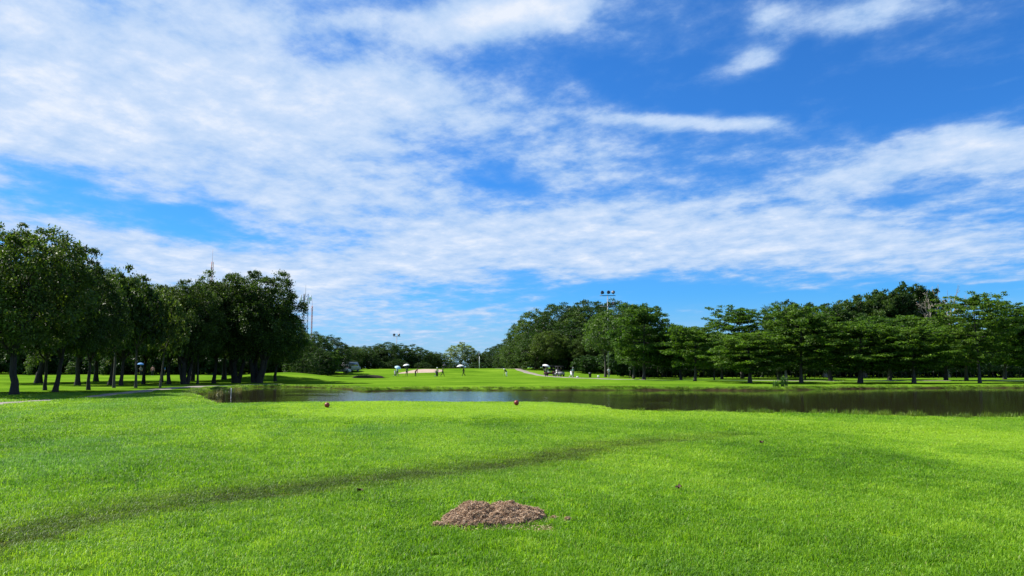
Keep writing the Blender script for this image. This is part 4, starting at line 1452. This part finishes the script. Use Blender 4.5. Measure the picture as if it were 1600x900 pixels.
CL = {'black': cloth('black_cloth', (0.018, 0.018, 0.022)), 'navy': cloth('navy_cloth', (0.025, 0.035, 0.09)), 'white': cloth('white_cloth', (0.75, 0.75, 0.73)),
      'red': cloth('red_cloth', (0.20, 0.025, 0.035)), 'maroon': cloth('maroon_paint', (0.07, 0.018, 0.024)), 'yellow': cloth('yellow_cloth', (0.65, 0.58, 0.22)), 'blue': cloth('blue_cloth', (0.10, 0.26, 0.5)),
      'teal': cloth('teal_cloth', (0.20, 0.36, 0.34)), 'skyblue': cloth('pale_blue_cloth', (0.42, 0.62, 0.75)), 'grey': cloth('grey_cloth', (0.20, 0.20, 0.21)),
      'silver': cloth('silver_paint', (0.34, 0.36, 0.38)), 'pink': cloth('pink_cloth', (0.55, 0.25, 0.22)), 'green': cloth('green_cloth', (0.10, 0.22, 0.05))}

POSES = {  # joints, facing -Y, metres
    'stand': dict(pel=(0, 0, .93), ch=(0, .01, 1.26), nk=(0, .01, 1.43), hd=(0, -.01, 1.55), kl=(.11, -.01, .49), al=(.12, .03, .08), kr=(-.10, -.03, .49), ar=(-.11, .0, .08),
                  el=(.27, .02, 1.10), wl=(.27, -.08, .87), er=(-.27, .02, 1.10), wr=(-.26, -.08, .87)),
    'walk': dict(pel=(0, 0, .91), ch=(0, -.03, 1.24), nk=(0, -.05, 1.41), hd=(0, -.08, 1.53), kl=(.10, -.20, .52), al=(.10, -.30, .10), kr=(-.09, .10, .48), ar=(-.09, .36, .13),
                 el=(.26, .12, 1.10), wl=(.25, .10, .86), er=(-.26, -.10, 1.10), wr=(-.24, -.24, .93)),
    'hold': dict(pel=(0, 0, .92), ch=(0, -.01, 1.25), nk=(0, -.01, 1.42), hd=(0, -.03, 1.54), kl=(.11, -.10, .50), al=(.12, -.16, .08), kr=(-.10, .05, .48), ar=(-.10, .20, .10),
                 el=(.26, .05, 1.10), wl=(.24, -.10, .90), er=(-.25, -.10, 1.12), wr=(-.16, -.26, 1.30)),
    'putt': dict(pel=(0, .10, .88), ch=(0, -.16, 1.13), nk=(0, -.29, 1.25), hd=(0, -.39, 1.31), kl=(.15, .0, .47), al=(.16, .08, .08), kr=(-.14, .0, .47), ar=(-.15, .08, .08),
                 el=(.20, -.30, .93), wl=(.03, -.40, .74), er=(-.20, -.30, .92), wr=(-.03, -.41, .68)),
    'crouch': dict(pel=(0, .10, .38), ch=(0, -.06, .70), nk=(0, -.12, .86), hd=(0, -.16, .98), kl=(.16, -.28, .50), al=(.15, -.05, .08), kr=(-.15, -.28, .48), ar=(-.15, -.02, .08),
                   el=(.27, -.16, .56), wl=(.18, -.36, .58), er=(-.27, -.16, .56), wr=(-.18, -.36, .56)),
}


def person(label, pose, x, y, rotz, shirt, legs, hat=None, height=1.66, sleeves=True):
    J = {k: np.array(v, float) for k, v in POSES[pose].items()}
    t = thing('person', label, 'person', (x, y, Hs(x, y)), rotz)
    sp = unit(J['nk'] - J['ch'])
    V, E, RD, lab = [], [], [], []

    def v(p, r_):
        V.append(tuple(p)); RD.append(r_); return len(V) - 1

    def e(a, b, m_):
        E.append((a, b)); lab.append((np.array(V[a]), np.array(V[b]), m_))
    pel = v(J['pel'], (.15, .11)); ch = v(J['ch'], (.16, .11)); nb = v(J['nk'] - sp * .03, (.08, .07)); nk = v(J['nk'] + (J['hd'] - J['nk']) * .35, (.055, .055))
    e(pel, ch, 0); e(ch, nb, 0); e(nb, nk, 2)
    hd = v(J['hd'], (.085, .10)); crown = v(J['hd'] + (J['hd'] - J['nk']) * .85, (.07, .08))
    e(nk, hd, 2); e(hd, crown, 2)
    for s, K, A, EL, WR in ((1, 'kl', 'al', 'el', 'wl'), (-1, 'kr', 'ar', 'er', 'wr')):
        hip = v(J['pel'] + [s * .10, 0, -.06], (.10, .10)); kn = v(J[K], (.066, .066)); cf = v(J[K] * .62 + J[A] * .38 + [0, .02, 0], (.060, .060)); an = v(J[A], (.042, .042))
        toe = v(J[A] + [0, -.17, -.035], (.042, .032))
        e(pel, hip, 1); e(hip, kn, 1); e(kn, cf, 1); e(cf, an, 1); e(an, toe, 3)
        sh = v(J['nk'] - sp * .075 + [s * .175, 0, 0], (.062, .062)); elb = v(J[EL], (.043, .043)); wr = v(J[WR], (.028, .026))
        e(nb, sh, 0); e(sh, elb, 0); e(elb, wr, 0 if not sleeves else 2)
        f = unit(J[WR] - J[EL]); palm = v(J[WR] + f * .07, (.034, .020)); e(wr, palm, 2)
        side = unit(np.cross(f, [0, 1, 0.2]))
        for k, (o_, ln) in enumerate(((-.026, .062), (-.009, .074), (.009, .070), (.026, .055))):
            k1 = v(J[WR] + f * (.10 + ln * .3) + side * o_, (.009, .009)); k2 = v(J[WR] + f * (.10 + ln * .65) + side * o_ + [0, -.02, 0], (.008, .008))
            e(palm, k1, 2); e(k1, k2, 2)
        th = v(J[WR] + f * .05 + side * -.045 * s, (.010, .010)); e(palm, th, 2)
    me = bpy.data.meshes.new('body'); me.from_pydata(V, E, [])
    o = bpy.data.objects.new('body', me); COL.objects.link(o)
    md = o.modifiers.new('skin', 'SKIN'); md.use_smooth_shade = True
    sv = me.skin_vertices[0].data
    for i, rr_ in enumerate(RD):
        sv[i].radius = rr_
    sv[0].use_root = True
    ms = o.modifiers.new('sub', 'SUBSURF'); ms.levels = 1; ms.render_levels = 1
    dg = bpy.context.evaluated_depsgraph_get()
    ev = bpy.data.meshes.new_from_object(o.evaluated_get(dg))
    ev.name = 'body'
    bpy.data.objects.remove(o); bpy.data.meshes.remove(me)
    ev.materials.clear()
    for mm in (CL[shirt], CL[legs], M['skin'], M['black']):
        ev.materials.append(mm)
    npoly = len(ev.polygons)
    ctr = np.empty(npoly * 3); ev.polygons.foreach_get('center', ctr); ctr = ctr.reshape(-1, 3)
    best = np.full(npoly, 9.); mi = np.zeros(npoly, np.int32)
    for a, b, m_ in lab:
        ab = b - a; tt = np.clip(((ctr - a) @ ab) / (ab @ ab + 1e-9), 0, 1)
        d = np.linalg.norm(ctr - a - tt[:, None] * ab, axis=1)
        mi = np.where(d < best, m_, mi); best = np.minimum(best, d)
    ev.polygons.foreach_set('material_index', mi)
    body = link('body', ev, None, t)
    hdir = unit(J['hd'] - J['nk'])
    hc = J['hd'] + hdir * .045
    # features of the face
    MB().tube([hc + [0, -.085, .015], hc + [0, -.118, -.012], hc + [0, -.092, -.022]], [.008, .015, .010], 6).obj('nose', M['skin'], t, True)
    for s in (-1, 1):
        MB().lathe([(.001, -.010), (.010, 0), (.001, .010)], 6, hc + np.array([s * .032, -.088, .022])).obj('eye', M['black'], t)
        MB().lathe([(.004, -.03), (.014, 0), (.004, .03)], 6, hc + np.array([s * .088, .0, .0])).obj('ear', M['skin'], t)
    mb = MB()
    if hat:
        mb.lathe([(.001, .125), (.06, .118), (.098, .06), (.106, .02), (.19, .0), (.192, -.008), (.10, .008)], 14, hc + hdir * .025)
        mb.obj('hat', CL[hat], t, True)
    else:
        mb.lathe([(.001, .122), (.055, .112), (.095, .055), (.104, .0), (.09, -.05), (.07, -.04)], 14, hc + np.array([0, .02, .0]))
        mb.obj('hair', M['hair'], t, True)
    k = height / 1.66
    t.scale = (k, k, k)
    return t, J


def hand_pos(t, J, which='wr'):
    p = J[which] + unit(J[which] - J['el' if which == 'wl' else 'er']) * .08
    c, s = math.cos(t.rotation_euler[2]), math.sin(t.rotation_euler[2])
    k = t.scale[0]
    return np.array([t.location[0] + k * (c * p[0] - s * p[1]), t.location[1] + k * (s * p[0] + c * p[1]), t.location[2] + k * p[2]])


def umbrella(label, hold, col, lean=(0.0, 0.0), rad=0.62, group='umbrellas of the players'):
    t = thing('umbrella', label, 'umbrella', tuple(hold), random.uniform(0, 0.7), group)
    t.rotation_euler = (lean[0], lean[1], 0.2)
    n = 8
    V = [(0, 0, 0.80)]
    rings = ((0.35, 0.755), (0.7, 0.66), (1.0, 0.50))
    for f, z in rings:
        for j in range(n * 2):
            a = j * math.pi / n
            scal = 1.0 if j % 2 == 0 else 0.93
            V.append((rad * f * scal * math.cos(a), rad * f * scal * math.sin(a), z + (0.0 if j % 2 == 0 else 0.015 * f)))
    V += [(x, y, z - 0.012) for x, y, z in V]
    L = n * 2
    off = 1 + 3 * L
    F4, F3 = [], []
    for j in range(L):
        j2 = (j + 1) % L
        F3.append((0, 1 + j, 1 + j2)); F3.append((off, off + 1 + j2, off + 1 + j))
        for q in range(2):
            a, b = 1 + q * L, 1 + (q + 1) * L
            F4.append((a + j, b + j, b + j2, a + j2)); F4.append((off + a + j2, off + b + j2, off + b + j, off + a + j))
        F4.append((1 + 2 * L + j, off + 1 + 2 * L + j, off + 1 + 2 * L + j2, 1 + 2 * L + j2))
    MB().add(V, F4, F3).obj('canopy', CL[col], t, False)
    MB().tube([(0, 0, -0.10), (0, 0, 0.84)], 0.012, 6).obj('shaft', M['steel'], t)
    MB().tube([(0, 0, -0.16), (0, 0, -0.04), (0, 0, 0.04)], [0.018, 0.02, 0.016], 6).obj('handle', M['black'], t)
    for j in range(n):
        a = j * 2 * math.pi / n
        MB().tube([(rad * .97 * math.cos(a), rad * .97 * math.sin(a), 0.49), (rad * .5 * math.cos(a), rad * .5 * math.sin(a), 0.69), (0, 0, 0.77)], 0.006, 4).obj('rib', M['steel'], t)
    return t


def golf_trolley(label, x, y, rotz, bagcol, group='golf bags on trolleys'):
    t = thing('golf_trolley', label, 'golf trolley', (x, y, Hs(x, y)), rotz, group)
    for s in (-1, 1):
        w = MB().lathe([(0.11, -0.025), (0.14, -0.02), (0.14, 0.02), (0.11, 0.025)], 16).obj('wheel', M['rubber'], t)
        w.location = (s * 0.30, 0.05, 0.14); w.rotation_euler = (0, R(90), 0)
        MB().lathe([(0.005, -0.02), (0.11, -0.012), (0.11, 0.012), (0.005, 0.02)], 16).obj('rim', M['white'], w)
    MB().tube([(-0.30, 0.05, 0.14), (0.30, 0.05, 0.14)], 0.014, 6).obj('axle', M['steel'], t)
    MB().tube([(0, -0.20, 0.05), (0, 0.0, 0.30), (0, 0.22, 0.85), (0, 0.42, 1.05)], 0.016, 6).obj('frame', M['steel'], t)
    MB().tube([(-0.11, 0.42, 1.05), (0.11, 0.42, 1.05)], 0.018, 6).obj('handle', M['black'], t)
    b = MB().tube([(0, -0.20, 0.16), (0, -0.10, 0.45), (0, 0.06, 0.98)], [0.13, 0.145, 0.155], 12).obj('bag', CL[bagcol], t, True)
    MB().box((0, -0.24, 0.46), (0.2, 0.09, 0.34), 0, 0.85, R(-17)).obj('pocket', CL[bagcol], b)
    for k in range(6):
        a = k * 1.05
        q = np.array([0.07 * math.cos(a), 0.06 + 0.06 * math.sin(a), 0.95])
        MB().tube([q, q + [0.01 * k, 0.08, 0.20 + 0.02 * k], q + [0.01 * k + 0.04, 0.08, 0.22 + 0.02 * k]], [0.007, 0.007, 0.025], 5).obj('club', M['steel'], b)
    return t


def golf_club(label, a, b):
    t = thing('golf_club', label, 'golf club', tuple(a), 0, 'clubs in the hands of players')
    d = np.array(b) - np.array(a)
    MB().tube([(0, 0, 0), d * 0.28], 0.013, 6).obj('grip', M['black'], t)
    MB().tube([d * 0.28, d], 0.007, 6).obj('shaft', M['steel'], t)
    MB().box(d + [0.0, -0.03, 0.015], (0.03, 0.11, 0.03)).obj('head', M['steel'], t)


def spot(px, depth):
    return xat(px, depth), depth


PLAYD = 138
x, y = spot(620.5, PLAYD)
t, J = person('person under the pale blue umbrella beside a golf trolley, leftmost on the green', 'hold', x, y, 0.9, 'skyblue', 'navy')
umbrella('pale blue umbrella held low over the leftmost player on the green', hand_pos(t, J) + [-0.1, -0.15, -0.55 + 0.32], 'skyblue', (0.45, 0.25), 0.62)
golf_trolley('golf trolley with white and black bag at the left end of the players', xat(617, PLAYD - 0.6), PLAYD - 0.6, 0.3, 'grey')
x, y = spot(635.5, PLAYD)
t, J = person('person in dark trousers and green shirt under a white umbrella by the bunker', 'hold', x, y, 0.4, 'green', 'black')
umbrella('white umbrella over the green-shirted person by the bunker', hand_pos(t, J) + [0, 0, 0.12], 'white', (0.0, -0.12), 0.62)
x, y = spot(649.5, PLAYD)
t, J = person('person in red shirt bending over in front of the sand bunker', 'putt', x, y, 1.2, 'red', 'black', sleeves=False)
h = hand_pos(t, J, 'wl'); golf_club('putter held by the bending red-shirted player', h, (h[0] + 0.25, h[1] - 0.1, Hs(x, y) + 0.02))
x, y = spot(683, PLAYD + 1)
t, J = person('person in pale yellow with a white hat behind a black trolley', 'stand', x, y, 0.2, 'yellow', 'black', 'white', 1.62)
golf_trolley('black golf trolley in front of the pale yellow person', xat(681.5, PLAYD), PLAYD, 1.1, 'black')
x, y = spot(691.5, PLAYD)
t, J = person('person all in black with a dark umbrella right of the sand bunker', 'walk', x, y, 1.4, 'black', 'black')
umbrella('small black umbrella over the person right of the bunker', hand_pos(t, J) + [0.1, 0, 0.62], 'black', (0.0, 0.1), 0.45)
x, y = spot(724.5, PLAYD)
t, J = person('person in black walking under a white umbrella in mid green', 'walk', x, y, -1.2, 'black', 'black', None, 1.68)
umbrella('wide white umbrella of the lone walker in mid green', hand_pos(t, J) + [-0.22, 0.02, 0.50], 'white', (0.0, -0.10), 0.72)
ob = MB().lathe([(0.0005, -0.0215), (0.015, -0.015), (0.0215, 0), (0.015, 0.015), (0.0005, 0.0215)], 10).obj('golf_ball', M['white'])
bx_, by_ = xat(721, PLAYD - 1), PLAYD - 1
ob.location = (bx_, by_, Hs(bx_, by_) + 0.03); tag(ob, 'white golf ball on the grass at the feet of the lone walker', 'golf ball')
x, y = spot(791, PLAYD - 2)
t, J = person('person in white trousers and dark top putting at the right of the green', 'putt', x, y, -1.0, 'black', 'white', 'white', sleeves=False)
h = hand_pos(t, J, 'wl'); golf_club('putter held by the player in white trousers', h, (h[0] - 0.2, h[1] - 0.1, Hs(x, y) + 0.02))

# by the cart path on the right
x, y = spot(853.5, 134)
t, J = person('person with dark trousers under a tilted white umbrella beside the cart path', 'hold', x, y, 0.3, 'green', 'black')
umbrella('tilted white umbrella beside the cart path, left of the golf carts', hand_pos(t, J) + [-0.1, 0, 0.08], 'white', (0.15, 0.18), 0.72)


def golf_cart(label, px, depth, rotz, body, roofcol):
    x, y = spot(px, depth)
    t = thing('golf_cart', label, 'golf cart', (x, y, Hs(x, y)), rotz, 'golf carts on the cart path')
    for sx in (-1, 1):
        for yy in (-0.82, 0.78):
            w = MB().lathe([(0.14, -0.09), (0.22, -0.085), (0.235, 0), (0.22, 0.085), (0.14, 0.09)], 16).obj('wheel', M['rubber'], t)
            w.location = (sx * 0.48, yy, 0.235); w.rotation_euler = (0, R(90), 0)
            MB().lathe([(0.01, -0.07), (0.14, -0.05), (0.14, 0.05), (0.01, 0.07)], 14).obj('rim', M['steel'], w)
    # body outline seen from the side, swept across
    out_ = [(-1.18, 0.30), (-1.22, 0.52), (-1.05, 0.78), (-0.72, 0.84), (-0.60, 0.40), (-0.05, 0.38), (0.05, 0.62), (0.95, 0.66), (1.16, 0.60), (1.18, 0.32)]
    mb = MB().prism(out_, 1.12)
    b = mb.obj('body', CL[body], t); b.rotation_euler = (0, 0, R(90)); b.scale = (1, 1, 1)
    MB().box((0, 0.30, 0.72), (1.02, 0.50, 0.14), 0, 0.95).obj('seat', CL['white'], t)
    MB().box((0, 0.62, 0.98), (1.02, 0.12, 0.42), 0, 0.94, R(-8)).obj('seat_back', CL['white'], t)
    for sx in (-1, 1):
        MB().tube([(sx * 0.50, -0.80, 0.80), (sx * 0.50, -0.55, 1.78)], 0.022, 6).obj('post', M['darksteel'], t)
        MB().tube([(sx * 0.50, 0.92, 0.66), (sx * 0.50, 0.80, 1.78)], 0.022, 6).obj('post', M['darksteel'], t)
        MB().lathe([(0.01, -0.03), (0.07, 0), (0.05, 0.03)], 10, (sx * 0.36, -1.19, 0.6)).obj('headlight', M['white'], t)
    rf = MB().box((0, 0.10, 1.82), (1.18, 1.75, 0.09), 0, 0.9); rf.obj('roof', CL[roofcol], t)
    MB().tube([(-0.25, -0.52, 0.85), (-0.25, -0.32, 1.02)], 0.02, 6).obj('steering_column', M['black'], t)
    w = MB().tube([(-0.25 + 0.17 * math.cos(a), -0.32 + 0.06 * math.sin(a), 1.03 + 0.15 * math.sin(a)) for a in np.linspace(0, 6.283, 15)], 0.014, 6).obj('steering_wheel', M['black'], t)
    for sx in (-0.22, 0.22):
        MB().tube([(sx, 1.00, 0.50), (sx, 1.08, 0.9), (sx, 1.12, 1.32)], [0.12, 0.14, 0.15], 10).obj('golf_bag', CL['black'], t)
    return t


golf_cart('golf cart with dark maroon body behind the tilted white umbrella', 860, 142, 1.2, 'maroon', 'black')
golf_cart('dark golf cart facing the camera, right of the white umbrella', 874.5, 134, 0.25, 'grey', 'black')
for s, cl, lab in ((-0.26, 'navy', 'person in navy sitting on the left seat of the dark golf cart'), (0.26, 'black', 'person in black sitting on the right seat of the dark golf cart')):
    x, y = spot(874.5, 134)
    c, sn = math.cos(0.25), math.sin(0.25)
    t, J = person(lab, 'crouch', x + c * s - sn * 0.25, y + sn * s + c * 0.25, 0.25, cl, 'black', 'white' if s > 0 else None)
    t.location.z += 0.46
x, y = spot(895.5, 131)
t, J = person('person in teal top with a white bag beside the cart path', 'stand', x, y, 0.7, 'teal', 'grey', 'grey')
golf_trolley('golf trolley with white bag beside the teal-clad person', xat(892.5, 130.4), 130.4, 0.4, 'white')
x, y = spot(951.5, 127)
t, J = person('person in white shirt standing under the light green tree at the mast', 'stand', x, y, 0.3, 'white', 'grey')

x, y = spot(922, 128)
t = thing('litter_bin', 'dark litter bin between the white-bag person and the mast', 'bin', (x, y, Hs(x, y)))
MB().lathe([(0.20, 0), (0.24, 0.62), (0.26, 0.64), (0.26, 0.68), (0.21, 0.68), (0.19, 0.1)], 14).obj('drum', M['black'], t)
MB().lathe([(0.26, 0.70), (0.22, 0.80), (0.02, 0.86)], 14).obj('lid', M['darksteel'], t)
x, y = spot(935, 116)
t = thing('distance_board', 'small white board on the grass at the start of the bright path', 'sign', (x, y, Hs(x, y)), 0.1)
MB().box((0, 0, 0.30), (0.34, 0.05, 0.36), 0, 0.9).obj('panel', M['white'], t)
MB().tube([(0, 0.04, -0.1), (0, 0.04, 0.4)], 0.02, 6).obj('post', M['steel'], t)
x, y = spot(902.5, 126)
t = thing('marker_block', 'low white marker block right of the white golf bag', 'marker', (x, y, Hs(x, y)), 0.3)
MB().box((0, 0, 0.10), (0.36, 0.22, 0.24), 0, 0.75).obj('block', M['white'], t)
MB().tube([(0, 0, 0.2), (0, 0, 0.26)], 0.02, 6).obj('pin', M['steel'], t)

# people seen through the left grove
FLD = 128
x, y = spot(219.5, FLD)
t, J = person('person under the light blue umbrella beyond the left grove', 'hold', x, y, 0.4, 'grey', 'black')
umbrella('light blue umbrella seen between trunks of the left grove', hand_pos(t, J) + [0.05, 0, 0.10], 'blue', (0.1, 0.1), 0.6)
x, y = spot(238, FLD)
person('person in pinkish red top beyond the left grove', 'stand', x, y, 0.5, 'pink', 'black')
x, y = spot(256, FLD - 2)
person('person in blue top standing beyond the forked grove tree', 'stand', x, y, -0.6, 'blue', 'black')
x, y = spot(296.5, FLD - 8)
person('person in black standing beyond the many-stemmed grove tree', 'stand', x, y, 0.2, 'black', 'black')

# cars parked in the shade
def car(label, px, depth, rotz, body, van=False):
    x, y = spot(px, depth)
    t = thing('parked_van' if van else 'parked_car', label, 'van' if van else 'car', (x, y, Hs(x, y)), rotz, 'vehicles parked in the shade')
    if van:
        o = [(-2.3, .35), (-2.35, .9), (-2.2, 1.9), (-1.9, 2.1), (1.2, 2.1), (1.75, 1.25), (2.35, 1.05), (2.42, .4)]
        win = [(-2.0, 1.3), (-1.9, 1.85), (1.0, 1.85), (1.45, 1.25)]
    else:
        o = [(-2.15, .32), (-2.2, .78), (-2.0, 1.0), (-1.5, 1.05), (-1.0, 1.45), (.35, 1.48), (1.0, 1.02), (1.95, .86), (2.18, .68), (2.15, .32)]
        win = [(-1.3, 1.03), (-.92, 1.36), (.30, 1.38), (.82, 1.02)]
    MB().prism(o, 1.72).obj('body', CL[body], t)
    MB().prism(win, 1.728).obj('side_windows', M['glass'], t)
    for wx in (-1.35, 1.38):
        for s in (-1, 1):
            w = MB().lathe([(0.2, -.1), (.31, -.1), (.33, 0), (.31, .1), (.2, .1)], 16).obj('tyre', M['rubber'], t)
            w.location = (wx, s * .80, .33); w.rotation_euler = (R(90), 0, 0)
            MB().lathe([(.01, -.09), (.2, -.07), (.2, .07), (.01, .09)], 12).obj('rim', M['steel'], w)
    for s in (-1, 1):
        MB().box((2.17 if not van else 2.38, s * .62, .68 if not van else .85), (.06, .3, .14)).obj('headlight', M['steel'], t)
        MB().box((-2.18 if not van else -2.34, s * .66, .75 if not van else 1.0), (.06, .22, .16)).obj('tail_light', M['redball'], t)
    return t


car('white car parked in the shade at the left foot of the far treeline', 531, 153, 0.3, 'white')
car('silver van parked in the shade right of the white car', 548, 157, 1.2, 'silver', True)
# white stake in the corner of the pond
x, y = gp(361, 615, WATER)
t = thing('water_stake', 'white stake standing in the left corner of the pond', 'stake', (x, y, WATER))
MB().tube([(0, 0, -0.5), (0, 0, 0.1), (0, 0, 0.42)], [0.022, 0.022, 0.02], 8).obj('post', M['white'], t)
MB().lathe([(0.024, 0), (0.024, 0.06), (0.004, 0.08)], 8, (0, 0, 0.42)).obj('cap', M['redball'], t)

# plants on the banks
def blade_plant(name, label, x, y, n, h, spread, w, mat, seed, group=None):
    me = blade_patch('leaves', n, spread, h * 0.45, h, w, seed, 0.28)
    t = thing(name, label, 'plant', (x, y, Hs(x, y)), 0, group)
    link('leaves', me, mat, t)
    mb = MB()
    r = np.random.default_rng(seed + 1)
    for k in range(7):
        a, q = r.uniform(0, 6.28), spread * 0.6 * r.uniform()
        mb.tube([(q * math.cos(a), q * math.sin(a), -0.03), (q * 1.2 * math.cos(a), q * 1.2 * math.sin(a), h * 0.7)], [0.012, 0.006], 4)
    mb.obj('stems', M['reed'], t)
    return t


def solid_leaf(name, a, b):
    return leaf_mat(name, a, tuple(0.5 * (i + j) for i, j in zip(a, b)), b, 0.35)


M['reed'] = solid_leaf('reed_leaf', (0.02, 0.05, 0.008), (0.05, 0.11, 0.015))
M['dryweed'] = solid_leaf('dry_weed', (0.07, 0.06, 0.02), (0.20, 0.17, 0.07))
for k, (px, hh, lab) in enumerate(((1229, 1.25, 'tall dark reed clump on the edge of the far bank'), (1216, 0.8, 'lower reed clump just left of the tall dark one'))):
    x, y = gp(px, 608.5, WATER)
    blade_plant('reed_clump', lab, x, y + 0.5, 100, hh, 0.32, 0.026, M['reed'], 500 + k, 'reeds on the far bank')
WEED = ['lowest', 'second', 'third', 'fourth', 'fifth', 'sixth', 'seventh', 'eighth', 'ninth', 'tenth']
for k, (px, py) in enumerate(((318, 628), (326, 631), (334, 630), (345, 633), (332, 614), (341, 611), (350, 609.5), (360, 608), (372, 607), (384, 605))):
    x, y = gp(px, py, -0.15)
    blade_plant('bank_weed', 'brownish weed at the left tip of the pond, %s along its edge' % ORD[k], x, y, 70, 0.42 + 0.08 * (k % 3), 0.35, 0.022, M['dryweed'] if k % 3 else M['reed'], 520 + k, 'weeds at the left tip of the pond')
